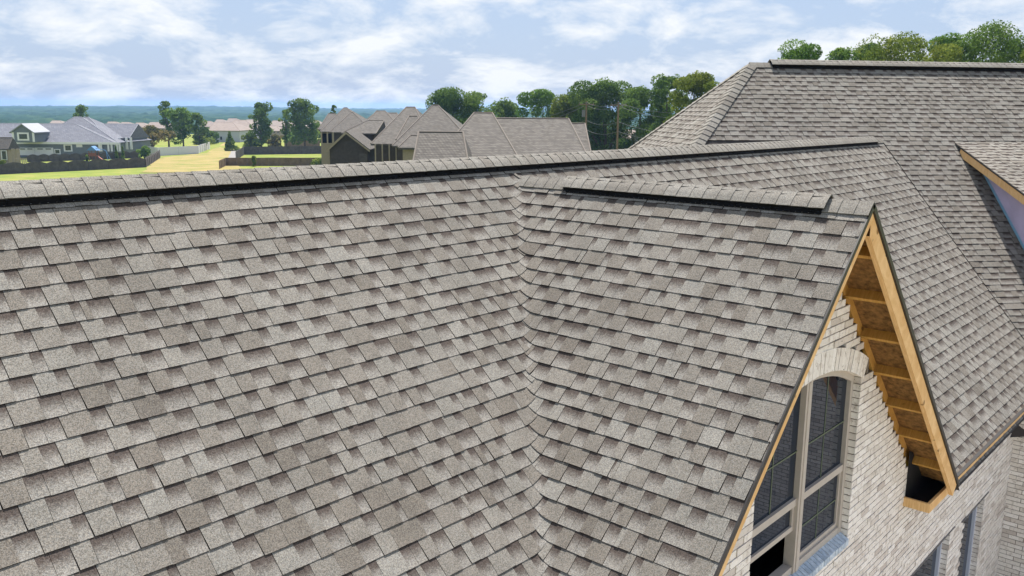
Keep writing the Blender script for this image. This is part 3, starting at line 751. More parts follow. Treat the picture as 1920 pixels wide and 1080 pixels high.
# distant woods: rolling canopy to the horizon
fw = MB(); nu, nd_ = 420, 110; vs = []
for j in range(nd_ + 1):
    d = 700 * (3600 / 700) ** (j / nd_)
    for i in range(nu + 1):
        a = R(-62 + 124 * i / nu); p = VW * (d * math.cos(a)) + VR * (d * math.sin(a))
        rel = noise.noise(Vector((p.x * .0011, p.y * .0011, 3))) * 9 + noise.noise(Vector((p.x * .004, p.y * .004, 9))) * 4
        base = -15.5 + 5.0 * smooth(700, 3300, d) + rel * (.35 + .75 * smooth(800, 2600, d)) * .7
        bump = noise.noise(Vector((p.x * .05, p.y * .05, 1))) * 4.6 + noise.noise(Vector((p.x * .16, p.y * .16, 5))) * 2.0
        edge = -9 * (1 - smooth(0, 3, j))
        vs.append((p.x, p.y, base + bump + edge))
tn_ = [(min(1, max(0, .5 + noise.noise(Vector((v[0]*.03, v[1]*.03, 2))) * .8 + noise.noise(Vector((v[0]*.2, v[1]*.2, 7))) * .5)), 0, 0, 1) for v in vs]
fw.add(vs, [(j*(nu+1)+i, j*(nu+1)+i+1, (j+1)*(nu+1)+i+1, (j+1)*(nu+1)+i) for j in range(nd_) for i in range(nu)], tn_)
M['woods'] = mat('far_canopy', (.04, .08, .03), .95, .05, attr=((.008, .026, .016), (.016, .045, .024), (.04, .075, .032)))
w_ = fw.build('far_woods', M['woods']); w_['kind'] = 'stuff'; w_['label'] = 'rolling blue green forest stretching to the horizon'

# ------------------------------------------------------------------ trees
def tree(name, label, u, vtop, d, wpx, leaf, seed, vbase=None, group=None, cat='tree', low=.25, lobes=9, dens=1.0, conic=False, trunk=True):
    r = random.Random(seed)
    if vbase is None: b = onground(u, d)
    else: b = gpt(u, vbase); d = b.dot(VW)
    top = at(u, vtop, d); H = top.z - b.z; W = wpx * d / FPX / 2
    t = thing(name, label, cat, b, group)
    cz0 = b.z + H * low; ch = H * (1 - low); ls = max(.10, d / FPX * 3.4)
    blobs = []
    if conic:
        for k in range(lobes):
            f = (k + .5) / lobes; rr = W * (1 - f) * .75 + W * .08; a = r.uniform(0, 6.28)
            blobs.append((b.x + math.cos(a)*rr*.25, b.y + math.sin(a)*rr*.25, cz0 + ch*f, rr, ch/lobes*1.1))
    else:
        nb = max(lobes, int(lobes * .55 * ch / W)); cap_ = min(.6, W * .62 / ch)
        for k in range(nb):
            f = (k + r.random()) / nb; g_ = (f - (1 - cap_)) / cap_
            env = math.sqrt(max(.02, 1 - g_ * g_)) if g_ > 0 else .72 + .28 * f / (1 - cap_)
            br = W * r.uniform(.24, .42); a = r.uniform(0, 6.28); rad = max(0, W * env * r.uniform(.55, 1.0) - br * .6)
            zc_ = min(cz0 + ch * f, top.z - br * .7)
            blobs.append((b.x + math.cos(a)*rad, b.y + math.sin(a)*rad, zc_, br, br * r.uniform(.6, .9)))
        blobs.append((b.x, b.y, top.z - W*.33, W*.40, W*.33)); blobs.append((b.x, b.y, cz0 + ch*.5, W*.55, ch*.36))
    mb = MB(); vs, fs, cs = [], [], []
    for (x, y, z, br, bh) in blobs:
        n = int(dens * 15.0 * br * (br + bh) / (ls * ls)); n = max(30, min(n, 1500)); bt = r.gauss(.48, .14)
        sub = [(r.gauss(0, 1), r.gauss(0, 1), r.gauss(0, 1)) for _ in range(7)]; st = [r.gauss(0, .15) for _ in sub]
        for _ in range(n):
            dv = Vector((r.gauss(0, 1), r.gauss(0, 1), r.gauss(0, 1))); dv.normalize()
            k = max(range(7), key=lambda i_: dv.x*sub[i_][0] + dv.y*sub[i_][1] + dv.z*sub[i_][2])
            rr = r.uniform(.55, 1.0) ** .5 * (1 + st[k] * .9)
            c = Vector((x + dv.x*br*rr, y + dv.y*br*rr, z + dv.z*bh*rr))
            nn = (dv + Vector((r.gauss(0, .7), r.gauss(0, .7), r.gauss(0, .7)))).normalized(); a_ = nn.orthogonal().normalized(); b_ = nn.cross(a_); s = ls * r.uniform(.55, 1.25)
            i0 = len(vs); vs += [c + a_*s*.5, c + b_*s*.42, c - a_*s*.5, c - b_*s*.42]; fs.append((i0, i0+1, i0+2, i0+3))
            tn = min(1, max(0, bt + st[k] + r.gauss(0, .16))); cs += [(tn, 0, 0, 1)] * 4
    mb.add(vs, fs, cs); mb.build('crown', leaf, t)
    if trunk:
        tb = MB(); tr = max(.12, H * .022); hub = Vector((b.x + r.uniform(-.2, .2), b.y, cz0 + ch * .18)); tb.tube(b - VZ*.2, hub, tr, tr*.7, 7)
        for (x, y, z, br, bh) in blobs[::max(1, len(blobs)//8)]:
            mid = hub.lerp(Vector((x, y, z)), .5) + Vector((0, 0, -.1*br)); tb.tube(hub, mid, tr*.5, tr*.32, 5); tb.tube(mid, (x, y, z), tr*.32, tr*.08, 5)
        tb.tube(hub, (b.x, b.y, top.z - W*.3), tr*.6, tr*.1, 5)
        tb.build('trunk', M['bark'], t)
    return t
D_, Mi, Li, Ol = M['leaf_dark'], M['leaf_mid'], M['leaf_lite'], M['leaf_olive']
TR = [
 ('oak_tree', 'broad dark green oak crown rising behind the hipped roofs', 850, 168, 150, 140, D_, 1, .12, 20),
 ('pine_tree', 'small dark tree just right of the broad oak behind the roofs', 893, 173, 152, 50, D_, 2, .4, 9),
 ('oak_tree', 'low dark round tree behind the ridge vent of the brown roof', 948, 188, 170, 92, D_, 3, .12, 16),
 ('maple_tree', 'tall loose mid green tree behind the brown hipped roof', 1018, 167, 160, 98, Mi, 4, .12, 18),
 ('maple_tree', 'light green bushy tree below the left power lines', 1068, 180, 140, 100, Li, 5, .08, 16),
 ('oak_tree', 'large dark spreading tree behind the utility poles', 1135, 150, 135, 145, D_, 6, .14, 24),
 ('oak_tree', 'dark rounded tree over the small white houses', 1200, 163, 130, 115, D_, 7, .16, 20),
 ('pine_tree', 'thin dark tree top between the two big crowns', 1248, 142, 120, 80, D_, 8, .1, 14),
 ('oak_tree', 'rounded yellow green oak touching the rear hip end', 1297, 137, 95, 130, Li, 9, .12, 20),
 ('maple_tree', 'bright green rounded tree top above the rear ridge start', 1500, 84, 75, 145, Mi, 10, .3, 13),
 ('maple_tree', 'small bright green tree top beside the bright rounded one', 1562, 90, 76, 80, Mi, 20, .3, 8),
 ('oak_tree', 'olive green oak with sky gaps above the rear ridge', 1680, 63, 72, 205, Li, 11, .3, 18),
 ('oak_tree', 'tall dark green oak with full crown above the rear ridge', 1842, 50, 70, 195, D_, 12, .3, 18),
 ('maple_tree', 'yellow green tree at the end of the rear ridge', 1935, 70, 66, 90, Li, 13, .3, 10),
 ('oak_tree', 'dark green crown filling the gap between the olive and bright trees', 1612, 80, 80, 90, D_, 51, .2, 12),
 ('oak_tree', 'mid green crown between the olive oak and the tall dark oak', 1765, 66, 78, 120, Mi, 52, .2, 14),
 ('maple_tree', 'bright green crown filling in behind the light green bushy tree', 1100, 172, 165, 100, Mi, 53, .1, 16),
 ('oak_tree', 'round dark tree standing behind the long grey house', 156, 197, 260, 42, D_, 14, .3, 9),
 ('maple_tree', 'tall thin tree with sparse top beyond the white fence', 316, 189, 245, 38, D_, 15, .3, 8),
 ('maple_tree', 'mid green loose tree beyond the white fence', 343, 202, 240, 62, Mi, 16, .2, 11),
 ('maple_tree', 'shorter dark tree beside the loose tree beyond the white fence', 374, 212, 238, 44, D_, 17, .15, 8),
 ('mimosa_tree', 'flat topped olive tree with pinkish bloom beside the white fence', 285, 236, 232, 80, Ol, 18, .3, 10),
 ('oak_tree', 'tall dense dark tree at the edge of the dry field', 490, 193, 238, 54, D_, 19, .12, 14),
 ('oak_tree', 'slim young tree between the two tall dark trees', 537, 205, 245, 26, D_, 21, .2, 7),
 ('oak_tree', 'tall wide tree with uneven crown left of the hipped roofs', 572, 186, 236, 68, D_, 22, .15, 15),
 ('pine_tree', 'thin spiky tree top poking above the farthest hipped roof', 628, 197, 200, 14, D_, 23, .3, 5),
]
for (nm, lb, u, vt, d, w, lf, sd_, low, lob) in TR: tree(nm, lb, u, vt, d, w, lf, sd_, low=low, lobes=lob)
SHR = [
 ('conifer', 'dark cone shaped evergreen bush in the dry field', 432, 248, 150, 32, D_, 31, 283, True, 8),
 ('shrub', 'light green spreading bush at the fence corner', 473, 249, 140, 46, Li, 32, 281, False, 9),
 ('shrub', 'olive tinted bush right of the light green one', 517, 252, 140, 40, Ol, 33, 279, False, 8),
 ('shrub', 'dark green bush beyond the far end of the white fence', 395, 245, 170, 38, D_, 34, 268, False, 8),
 ('shrub', 'low pale hedge plant behind the white fence', 375, 260, 172, 60, Li, 35, 271, False, 7),
 ('shrub', 'low green growth beneath the tall wide tree', 560, 247, 160, 70, Mi, 36, 266, False, 8),
 ('cypress', 'narrow dark cypress left of its twin behind the wavy fence', 219, 275, 165, 9, D_, 37, 298, True, 7),
 ('cypress', 'narrow dark cypress right of its twin behind the wavy fence', 231, 275, 165, 8, D_, 38, 298, True, 7),
 ('shrub', 'round dark shrub left of the playset slide', 164, 291, 158, 9, D_, 39, 303, False, 5),
 ('shrub', 'tangled green vegetable plants inside the fence corner', 272, 274, 160, 30, Mi, 40, 298, False, 8),
 ('shrub', 'yellow green shrub beside the small brown roofed house', 5, 300, 146, 16, Li, 41, 311, False, 5),
 ('shrub', 'small sapling growing against the brown board fence', 477, 292, 118, 14, Li, 42, 312, False, 5),
 ('shrub', 'low weedy shrub beside the dark gabled shed', 598, 297, 100, 42, Li, 43, 312, False, 6),
 ('shrub', 'grey green bush at the corner of the farthest porch', 597, 243, 128, 20, D_, 44, 268, False, 6),
]
for (nm, lb, u, vt, d, w, lf, sd_, vb, con, lob) in SHR: tree(nm, lb, u, vt, d, w, lf, sd_, vbase=vb, low=.03, lobes=lob, conic=con, cat='shrub', trunk=False, dens=1.2)

# ------------------------------------------------------------------ neighbouring houses
def roof_material(name, c0, c1, w=.30, h=.11):
    m = bpy.data.materials.new(name); m.use_nodes = True; t = m.node_tree; n = t.nodes; l = t.links
    p = n['Principled BSDF']; p.inputs['Roughness'].default_value = .92; p.inputs['Specular IOR Level'].default_value = .2
    tcn = n.new('ShaderNodeTexCoord'); mp = n.new('ShaderNodeMapping'); mp.inputs['Rotation'].default_value = (0, 0, -math.atan2(VR.y, VR.x)); l.new(tcn.outputs['Object'], mp.inputs[0])
    sx = n.new('ShaderNodeSeparateXYZ'); l.new(mp.outputs[0], sx.inputs[0]); ad = n.new('ShaderNodeMath'); l.new(sx.outputs[0], ad.inputs[0]); l.new(sx.outputs[1], ad.inputs[1])
    cb = n.new('ShaderNodeCombineXYZ'); l.new(ad.outputs[0], cb.inputs[0]); l.new(sx.outputs[2], cb.inputs[1])
    b = n.new('ShaderNodeTexBrick'); b.inputs['Scale'].default_value = 1; b.inputs['Brick Width'].default_value = w; b.inputs['Row Height'].default_value = h; b.inputs['Mortar Size'].default_value = .012
    b.inputs['Color1'].default_value = (*c0, 1); b.inputs['Color2'].default_value = (*c1, 1); b.inputs['Mortar'].default_value = (c0[0]*.45, c0[1]*.45, c0[2]*.45, 1); l.new(cb.outputs[0], b.inputs['Vector'])
    l.new(b.outputs[0], p.inputs['Base Color']); return m
M['roof_brown'] = roof_material('brown_shingle_roof', (.086, .078, .070), (.142, .130, .116), .2, .09)
M['roof_grey'] = roof_material('slate_grey_roof', (.125, .13, .155), (.165, .17, .195), .5, .3)
M['roof_far'] = mat('far_roof', (.20, .165, .145), .95, var=.15, nscale=1)
M['siding_dark'] = mat('dark_brick_siding', (.060, .050, .048), .9, var=.2, nscale=4)
M['siding_grey'] = mat('grey_lap_siding', (.155, .175, .19), .85, var=.08, nscale=2)
M['siding_tan'] = mat('tan_siding', (.30, .25, .19), .9, var=.1)
M['siding_pale'] = mat('pale_siding', (.46, .47, .51), .85, var=.06)
M['white'] = mat('white_paint', (.72, .72, .72), .5, .4, var=.03)
M['cream'] = mat('brown_ridge_cap', (.15, .13, .112), .9, var=.1)
M['greycap'] = mat('pale_ridge_cap', (.30, .31, .34), .9, var=.08)
M['wdw'] = mat('far_window_glass', (.02, .03, .04), .08, .8)
M['fence_dark'] = mat('weathered_dark_fence', (.085, .075, .072), .95, var=.3, nscale=1.5)
M['fence_brown'] = mat('brown_board_fence', (.17, .12, .075), .95, var=.3, nscale=1.5)
M['vinyl'] = mat('white_vinyl_fence', (.62, .62, .66), .5, .4, var=.03)
def LP(x, d, z): return VR * x + VW * d + VZ * z
def hip_block(h, u0, u1, ve, ur0, ur1, vr, d, depth, roof, wallm, cap=None, over=.35, zb=None, gable=(False, False), walls=True):
    """a block with a hipped (or gabled) roof: eave line at distance d, ridge halfway into its depth"""
    e0, e1 = at(u0, ve, d), at(u1, ve, d); x0, x1 = e0.dot(VR), e1.dot(VR); ze = (e0.z + e1.z) / 2
    dm = d + depth / 2; q0, q1 = at(ur0, vr, dm), at(ur1, vr, dm); r0, r1 = q0.dot(VR), q1.dot(VR); zr = (q0.z + q1.z) / 2
    if gable[0]: r0 = x0
    if gable[1]: r1 = x1
    mb = MB(); vs = [LP(x0, d, ze), LP(x1, d, ze), LP(x1, d+depth, ze), LP(x0, d+depth, ze), LP(r0, dm, zr), LP(r1, dm, zr)]
    vs += [v - VZ*.16 for v in vs[:4]]
    mb.add(vs, [(0,1,5,4), (1,2,5), (2,3,4,5), (3,0,4), (0,6,7,1), (1,7,8,2), (2,8,9,3), (3,9,6,0), (9,8,7,6)])
    rf = mb.build('roof', roof, h)
    cp = MB(); w = .055
    for a, b in ((vs[4], vs[5]), (vs[0], vs[4]), (vs[1], vs[5])):
        if (b - a).length > .2: cp.tube(a + VZ*.02, b + VZ*.02, w, w, 5)
    cp.build('ridge_cap', cap or roof, rf)
    if walls:
        zb = min(G(*(LP((x0+x1)/2, dm, 0)).xy), ze - 2.2) if zb is None else zb
        mb = MB(); o = over; mb.obox(LP(x0+o, d+o, zb), VR*(x1-x0-2*o), VW*(depth-2*o), VZ*(ze - .1 - zb)); wl = mb.build('wall', wallm, h); return rf, wl
    return rf, None
def panel(h, name, u0, v0, u1, v1, d, m_, thick=.06):
    a, b = at(u0, v1, d), at(u1, v0, d); mb = MB(); x0, x1 = a.dot(VR), b.dot(VR)
    mb.obox(LP(x0, d, a.z), VR*(x1-x0), VW*thick, VZ*(b.z-a.z)); return mb.build(name, m_, h)
def window(h, u0, v0, u1, v1, d, bars=1, m_='white'):
    w = panel(h, 'window', u0, v0, u1, v1, d-.06, M[m_]); k = (u1-u0)*.14
    n = bars + 1; s = (u1-u0-2*k) / n
    for i in range(n): panel(w, 'pane', u0+k+s*i+s*.06, v0+k, u0+k+s*(i+1)-s*.06, v1-k, d-.10, M['wdw'], .03)
def hs(name, label, u, d, cat='house', group=None): return thing(name, label, cat, onground(u, d), group)
# nearest brown roof
h = hs('neighbour_house', 'house with wide brown shingle roof, stepped ridges and front gable wing', 950, 64)
hip_block(h, 832, 1112, 312, 915, 1066, 222.5, 56, 17, M['roof_brown'], M['siding_dark'], M['cream'], gable=(False, False))
hip_block(h, 800, 985, 318, 889, 923, 212, 54, 19, M['roof_brown'], M['siding_dark'], M['cream'])
hip_block(h, 772, 880, 318, 768, 868, 248, 50, 8, M['roof_brown'], M['siding_dark'], M['cream'], gable=(True, False))
hip_block(h, 1030, 1111, 300, 1062, 1097, 232, 60, 13, M['roof_brown'], M['siding_dark'], M['cream'])
h = hs('neighbour_house', 'house with pyramid peaked brown roof and dark open porch', 790, 88)
hip_block(h, 735, 892, 274, 811, 822, 198, 80, 17, M['roof_brown'], M['siding_dark'], M['cream'])
hip_block(h, 695, 812, 270, 762, 778, 201, 84, 19, M['roof_brown'], M['siding_dark'], M['cream'])
hip_block(h, 742, 800, 262, 767, 783, 218, 83, 10, M['roof_brown'], M['siding_dark'], M['cream'], walls=False)
for k in range(4): panel(h, 'porch_post', 703+k*13, 271, 704.5+k*13, 305, 83, M['siding_tan'], .12)
hip_block(h, 746, 788, 277, 770, 790, 254, 74, 5, M['roof_brown'], M['siding_tan'], M['cream'])
h = hs('neighbour_house', 'house with steep pale lit roof slope behind the gabled shed', 712, 112)
hip_block(h, 668, 762, 252, 706, 722, 208, 108, 17, M['roof_brown'], M['siding_dark'], M['cream'])
hip_block(h, 640, 705, 250, 690, 720, 226, 104, 9, M['roof_brown'], M['siding_dark'], M['cream'])
hip_block(h, 700, 765, 250, 728, 744, 212, 112, 14, M['roof_brown'], M['siding_dark'], M['cream'])
window(h, 676, 256, 682, 268, 108.2); window(h, 686, 256, 692, 268, 108.2)
h = hs('neighbour_house', 'farthest brown hip roofed house with back porch and grill', 640, 142)
hip_block(h, 600, 690, 247, 645, 651, 202, 135, 17, M['roof_brown'], M['siding_tan'], M['cream'])
hip_block(h, 660, 735, 246, 700, 706, 214, 150, 14, M['roof_brown'], M['siding_dark'], M['cream'])
hip_block(h, 596, 650, 243, 616, 628, 213, 146, 12, M['roof_brown'], M['siding_tan'], M['cream'])
hip_block(h, 618, 700, 248, 658, 662, 211, 132, 13, M['roof_brown'], M['siding_dark'], M['cream'])
panel(h, 'porch_opening', 604, 250, 622, 268, 132, M['dark'], .05)
for k in (602, 613, 624): panel(h, 'porch_post', k, 248, k+1.6, 270, 131.8, M['siding_tan'], .15)
# gabled shed
h = hs('gabled_shed', 'dark brick shed with tan edged gable facing the lawn', 652, 100, 'shed')
x0, x1 = at(618, 280, 96).dot(VR), at(690, 280, 96).dot(VR); pk = at(650, 249, 96); xp = pk.dot(VR); ez = at(618, 279, 96).z; zb = -11.6
mb = MB(); vs = [LP(x0, 96, zb), LP(x1, 96, zb), LP(x1, 96, ez), LP(xp, 96, pk.z), LP(x0, 96, ez)]; vs += [v + VW*6 for v in vs]
mb.add(vs, [(0,1,2,3,4), (9,8,7,6,5), (0,5,6,1), (1,6,7,2), (4,9,5,0)]); mb.build('wall', M['siding_dark'], h)
mb = MB()
for xa, za in ((x0, ez), (x1, ez)):
    dx_ = (xa - xp); dz_ = za - pk.z; mb.obox(LP(xp, 95.6, pk.z + .02), VR*dx_*1.12 + VZ*dz_*1.12, VW*6.6, VZ*.16)
mb.build('roof', M['roof_brown'], h)
mb = MB(); mb.obox(LP(xp, 95.55, pk.z - .12), VR*(x0-xp)*1.12 + VZ*(ez-pk.z)*1.12, VW*.05, VZ*.28); mb.obox(LP(xp, 95.55, pk.z - .12), VR*(x1-xp)*1.12 + VZ*(ez-pk.z)*1.12, VW*.05, VZ*.20); mb.build('gable_trim', M['siding_tan'], h)
panel(h, 'door', 674, 288, 688, 303, 95.97, M['fence_dark'], .05)
# long grey house
h = hs('grey_house', 'long grey house with slate roof, window dormer and white garage doors', 110, 205)
hip_block(h, -60, 215, 267, -30, 140, 231.5, 200, 15, M['roof_grey'], M['siding_grey'], M['greycap'])
hip_block(h, 60, 222, 267, 139, 152, 219, 202, 19, M['roof_grey'], M['siding_grey'], M['greycap'])
hip_block(h, 90, 212, 267, 158, 166, 219.5, 204, 17, M['roof_grey'], M['siding_grey'], M['greycap'])
hip_block(h, 170, 243, 258, 160, 241, 232, 209, 11, M['roof_grey'], M['siding_grey'], M['greycap'], gable=(False, True))
panel(h, 'eave_trim', -40, 267, 222, 269.3, 199.8, M['white'], .1)
for a, b in ((34, 64), (66, 99.5)):
    gd = panel(h, 'garage_door', a, 277, b, 291, 200.2, M['white'])
    for k in (.12, .58): panel(gd, 'pane', a+(b-a)*k, 278.5, a+(b-a)*(k+.3), 280.2, 200.1, M['wdw'], .03)
window(h, 120, 271, 135, 284, 200.4, 0); window(h, 102, 279.5, 113, 289, 200.4, 0)
panel(h, 'wall_vent', 143, 271, 154, 276, 200.3, M['white'])
for u in (185, 188.5, 202, 208, 218, 223): panel(h, 'corner_post', u, 268, u+2, 284, 199.9, M['white'], .15)
panel(h, 'porch_opening', 225, 259, 238, 274, 206.5, M['wdw'], .05)
for u in (223, 236, 244.5): panel(h, 'porch_post', u, 258, u+2.2, 280, 206, M['white'], .2)
dd_ = 196.0; x0, x1 = at(24, 260, dd_).dot(VR), at(63, 260, dd_).dot(VR); pk = at(42, 234, dd_); xp = pk.dot(VR); ez = at(24, 247.5, dd_).z; zb = at(30, 267, dd_).z
mb = MB(); vs = [LP(x0, dd_, zb), LP(x1, dd_, zb), LP(x1, dd_, ez), LP(xp, dd_, pk.z), LP(x0, dd_, ez)]; vs += [v + VW*7 for v in vs]
mb.add(vs, [(0,1,2,3,4), (9,8,7,6,5), (1,6,7,2), (4,9,5,0)]); dm_ = mb.build('dormer', M['siding_grey'], h)
mb = MB()
for xa in (x0, x1): mb.obox(LP(xp, dd_-.4, pk.z + .05), VR*(xa-xp)*1.2 + VZ*(ez-pk.z)*1.2, VW*7, VZ*.22)
mb.build('dormer_roof', M['greycap'], dm_)
for u in (23.5, 61.5): panel(dm_, 'corner_post', u, 248, u+2, 266, dd_-.05, M['white'], .1)
window(dm_, 33, 248.5, 53.5, 263.5, dd_-.02, 1)
# small house at the edge
h = hs('cottage', 'small brown roofed house with tall pale windows and porch rail', 5, 178)
hip_block(h, -60, 15, 279, -40, 8, 257.5, 174, 4.2, M['roof_brown'], M['siding_tan'], M['cream'], gable=(False, True))
window(h, 3, 282, 12, 300, 174.2, 1)
for u in (24, 33): panel(h, 'porch_post', u, 279, u+2.4, 309, 173.6, M['siding_tan'], .2)
rl = panel(h, 'porch_rail', 26, 297, 50, 299, 172, M['siding_tan'], .1)
for k in range(7): panel(rl, 'baluster', 27+k*3.5, 299, 28+k*3.5, 308, 172, M['siding_tan'], .06)
# far houses beyond the field
h = hs('pale_house', 'pale blue gable sided house with tan roof beyond the field', 420, 300)
hip_block(h, 388, 450, 245, 402, 436, 229, 290, 18, M['roof_far'], M['siding_pale'], zb=-15)
panel(h, 'window', 402, 249, 406, 255, 289.9, M['wdw']); panel(h, 'door', 413, 256, 416, 262, 289.9, M['wdw'])
h = hs('unfinished_house', 'house wrapped in lilac house wrap with rows of window openings', 452, 320)
hip_block(h, 424, 478, 240, 440, 460, 225, 306, 16, M['roof_far'], M['sheath'], zb=-16)
for k in range(9): panel(h, 'window', 436+k*3.7, 239.5, 438.6+k*3.7, 242, 305.9, M['wdw'])
for k in range(3): panel(h, 'window', 445+k*3.4, 243, 447.6+k*3.4, 247, 305.9, M['wdw'])
for k in range(8): panel(h, 'window', 445+k*3, 249, 447+k*3, 251.5, 305.9, M['wdw'])
rf_ = random.Random(77)
for (u, v, w, d) in [(105, 226, 30, 420), (210, 228, 34, 430), (235, 229, 30, 400), (262, 230, 30, 380), (289, 229, 34, 390), (312, 231, 28, 370), (388, 227, 28, 420), (412, 224, 26, 460), (436, 222, 30, 480), (470, 224, 34, 440), (520, 226, 34, 400), (540, 229, 30, 370), (556, 231, 34, 340), (512, 236, 30, 330), (250, 240, 40, 330), (590, 226, 30, 420)]:
    h = hs('distant_house', 'small distant tan roofed house of the subdivision below the forest', u, d, group='distant subdivision houses')
    wv = w * rf_.uniform(.9, 1.1); ve = v + rf_.uniform(8, 11)
    rf, wl = hip_block(h, u-wv/2, u+wv/2, ve, u-wv*.22, u+wv*.25, v, d, 14, M['roof_far'], M[rf_.choice(['siding_tan', 'siding_pale', 'siding_tan'])], zb=-15 - (d-300)*.03)
    for k in (-.28, .05, .3): panel(wl, 'window', u+wv*k, ve+1.5, u+wv*k+2.0, ve+4.0, d+.3, M['wdw'])
# white houses under the big trees
h = hs('white_cottage', 'white cottage with tan roof and shuttered windows under the big trees', 1180, 150)
hip_block(h, 1140, 1212, 259, 1160, 1192, 243, 146, 10, M['roof_far'], M['siding_pale'], zb=-12)
for u in (1166, 1186): window(h, u, 262, u+6, 271, 146.3, 0)
panel(h, 'door', 1176, 261, 1180, 275, 146.3, M['siding_dark'])
for u in (1174, 1183): panel(h, 'porch_post', u, 259, u+1.3, 276, 146, M['white'], .15)
h = hs('white_cottage', 'bluish white building with a row of dark vents left of the cottage', 1130, 180)
hip_block(h, 1106, 1166, 253, 1112, 1160, 247, 176, 10, M['siding_pale'], M['white'], zb=-12)
for k in range(7): panel(h, 'vent', 1117+k*4.6, 257, 1120+k*4.6, 258.2, 176.2, M['wdw'])
h = hs('white_cottage', 'white gable sided building partly behind the rear hip end', 1222, 132)
hip_block(h, 1194, 1260, 255, 1215, 1250, 238, 128, 9, M['roof_far'], M['siding_pale'], zb=-12)
window(h, 1200, 261, 1209, 272, 128.2, 1, 'siding_pale')

# ------------------------------------------------------------------ fences, playset, poles
def fence(name, label, pts, hgt, m_, n, scallop=0.0, post=None, group=None, cat='fence'):
    P_ = [gpt(*p) for p in pts]; t = thing(name, label, cat, P_[0], group)
    tot = sum((P_[i+1]-P_[i]).length for i in range(len(P_)-1))
    for i in range(len(P_)-1):
        a, b = P_[i], P_[i+1]; k = max(1, round(n*(b-a).length/tot))
        for j in range(k):
            p, q_ = a.lerp(b, j/k), a.lerp(b, (j+1)/k); p.z, q_.z = G(p.x, p.y), G(q_.x, q_.y); dv = (q_-p); nn = Vector((-dv.y, dv.x, 0)).normalized()*.05
            mb = MB(); m2 = 6; vs = []
            for side_ in (0, 1):
                for x in range(m2+1):
                    f = x/m2; w = p.lerp(q_, f) + nn*side_; z = hgt + scallop*(math.sin(f*math.pi) - .5)
                    vs += [w - VZ*.2, w + VZ*z]
            o = 2*(m2+1); fs = []
            for x in range(m2): fs += [(2*x, 2*x+2, 2*x+3, 2*x+1), (o+2*x+1, o+2*x+3, o+2*x+2, o+2*x), (2*x+1, 2*x+3, o+2*x+3, o+2*x+1)]
            fs += [(0, 1, o+1, o), (2*m2, o+2*m2, o+2*m2+1, 2*m2+1)]
            mb.add(vs, fs); mb.build('fence_panel', m_, t)
            if post: mb = MB(); mb.obox(p - Vector((.07, .07, .2)), (.14, 0, 0), (0, .14, 0), (0, 0, hgt + post)); mb.build('post', m_, t)
    return t
fence('board_fence', 'dark weathered fence with wavy scalloped top along the lawn', [(-40, 329), (274, 313.5), (301, 296)], 1.75, M['fence_dark'], 17, .38, -.05)
fence('board_fence', 'dark scalloped fence behind the playset and cypresses', [(52, 304), (262, 296)], 1.4, M['fence_dark'], 11, .34, -.05)
fence('vinyl_fence', 'white vinyl fence panels bordering the dry field', [(247, 286), (297, 292), (372, 288), (394, 279)], 1.9, M['vinyl'], 12, 0, .12)
fence('board_fence', 'dark brown fence with return corner behind the bushes', [(443, 300), (458, 290), (620, 288)], 1.9, M['fence_dark'], 12, 0, .05)
fence('board_fence', 'brown picket fence nearest the dry field corner', [(412, 317), (424, 311), (622, 311)], 1.6, M['fence_brown'], 14, 0, .05)
fence('board_fence', 'far brown fence below the tall wide tree', [(534, 277), (600, 275)], 1.8, M['fence_brown'], 5, 0, .05)
# playset
c = gpt(178, 304); t = thing('playset', 'wooden backyard playset with blue canopy and red slide', 'playset', c)
mr_, mbk = mat('playset_redwood', (.22, .085, .05), .9, var=.2), mat('playset_blue', (.10, .22, .42), .6)
def loc(x, y, z): return c + VR*x + VW*y + VZ*z
for x in (-1.1, .3):
    for y in (0, 1.3):
        mb = MB(); mb.tube(loc(x, y, -.1), loc(x, y, 2.6), .07); mb.build('post', mr_, t)
mb = MB(); mb.obox(loc(-1.2, 0, 1.2), VR*1.6, VW*1.4, VZ*.12); mb.obox(loc(-1.2, -.03, 1.3), VR*1.6, VW*.05, VZ*.6); mb.build('platform', mr_, t)
mb = MB(); mb.add([loc(-1.5, -.2, 2.4), loc(.6, -.2, 2.4), loc(-.4, -.2, 3.3), loc(-1.5, 1.6, 2.4), loc(.6, 1.6, 2.4), loc(-.4, 1.6, 3.3)], [(0,2,5,3), (1,4,5,2), (0,1,2)]); mb.build('canopy', mbk, t)
mb = MB(); mb.obox(loc(.3, .3, 1.3), VR*1.7 - VZ*1.3, VW*.5, VZ*.08); mb.build('slide', mat('playset_slide', (.30, .10, .07), .5), t)
mb = MB(); mb.tube(loc(-.4, .6, 3.0), loc(2.2, .6, 2.4), .06); mb.tube(loc(2.2, .6, 2.4), loc(2.9, -.2, 0), .06); mb.tube(loc(2.2, .6, 2.4), loc(2.9, 1.4, 0), .06); mb.build('swing_beam', mbk, t)
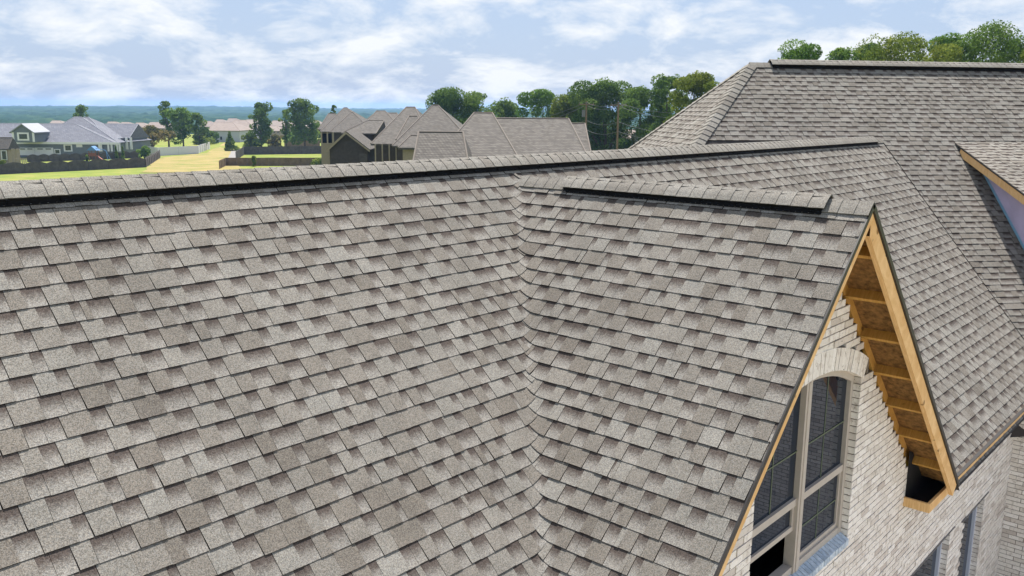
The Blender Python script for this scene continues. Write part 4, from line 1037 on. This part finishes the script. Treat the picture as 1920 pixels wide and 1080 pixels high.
# utility poles and wires
M['pole'] = mat('weathered_pole', (.20, .14, .09), .95, var=.2); M['wire'] = mat('cable', (.16, .16, .16), .6)
tops = []
for (u, vt, vb, d, lb) in ((1098, 190, 262, 118, 'dark utility pole with transformer left of the tall pole'), (1157, 191, 279, 112, 'tan utility pole standing in front of the white cottage')):
    a, b = at(u, vb, d), at(u, vt, d); b0 = Vector((a.x, a.y, min(a.z, G(a.x, a.y)))); t = thing('utility_pole', lb, 'utility pole', b0)
    mb = MB(); mb.tube(b0, (a.x, a.y, b.z), .15, .11, 8); mb.build('pole', M['pole'], t)
    mb = MB(); mb.obox(Vector((a.x, a.y, b.z - .45)) - VR*1.0 - VW*.18, VR*2.0, VW*.1, VZ*.12); mb.build('crossarm', M['pole'], t)
    for k in (-.9, 0, .9):
        mb = MB(); q_ = Vector((a.x, a.y, b.z - .33)) + VR*k - VW*.13; mb.tube(q_, q_ + VZ*.22, .05, .03, 6); mb.build('insulator', M['wire'], t)
    if u < 1120:
        mb = MB(); q_ = Vector((a.x, a.y, b.z - 2.0)) - VR*.35 - VW*.1; mb.tube(q_, q_ + VZ*.9, .22, .22, 8); mb.build('transformer', M['wire'], t)
    tops.append(Vector((a.x, a.y, b.z)))
def wire(label, a, b, sag_, r_=.025):
    mb = MB(); n = 14; pr = None
    for k in range(n+1):
        f = k/n; p = a.lerp(b, f) - VZ*sag_*4*f*(1-f)
        if pr is not None: mb.tube(pr, p, r_, r_, 4)
        pr = p
    tag(mb.build('power_line', M['wire']), label, 'cable', 'power lines on the utility poles')
A_, B_ = tops
LF, RT = at(800, 232, 150), at(1420, 188, 90)
for k, (dz_, sg) in enumerate(((-.12, 1.2), (-.5, 1.4), (-2.4, 1.3), (-3.6, 1.1))):
    lb = ('top', 'second', 'third', 'lowest')[k]
    wire(f'{lb} power line sagging left from the dark pole over the brown roof', A_ + VZ*dz_, LF + VZ*dz_*.9, sg * 1.6)
    wire(f'{lb} power line strung between the two utility poles', A_ + VZ*dz_, B_ + VZ*dz_*1.0, .5)
    wire(f'{lb} power line running right from the tan pole behind the hip end', B_ + VZ*dz_, RT + VZ*dz_*.9, sg)
# ------------------------------------------------------------------ air
hz = MB(); hz.box(-5200, 5200, -5200, 5200, -36, 14)
hm = bpy.data.materials.new('summer_haze'); hm.use_nodes = True; n = hm.node_tree.nodes; n.clear()
o_ = n.new('ShaderNodeOutputMaterial'); pv = n.new('ShaderNodeVolumePrincipled'); pv.inputs['Color'].default_value = (.36, .60, 1.0, 1); pv.inputs['Density'].default_value = .00018; pv.inputs['Anisotropy'].default_value = .2
hm.node_tree.links.new(pv.outputs[0], o_.inputs['Volume'])
ho = hz.build('haze', hm, kind='stuff'); ho['label'] = 'thin blue summer haze over the far woods'
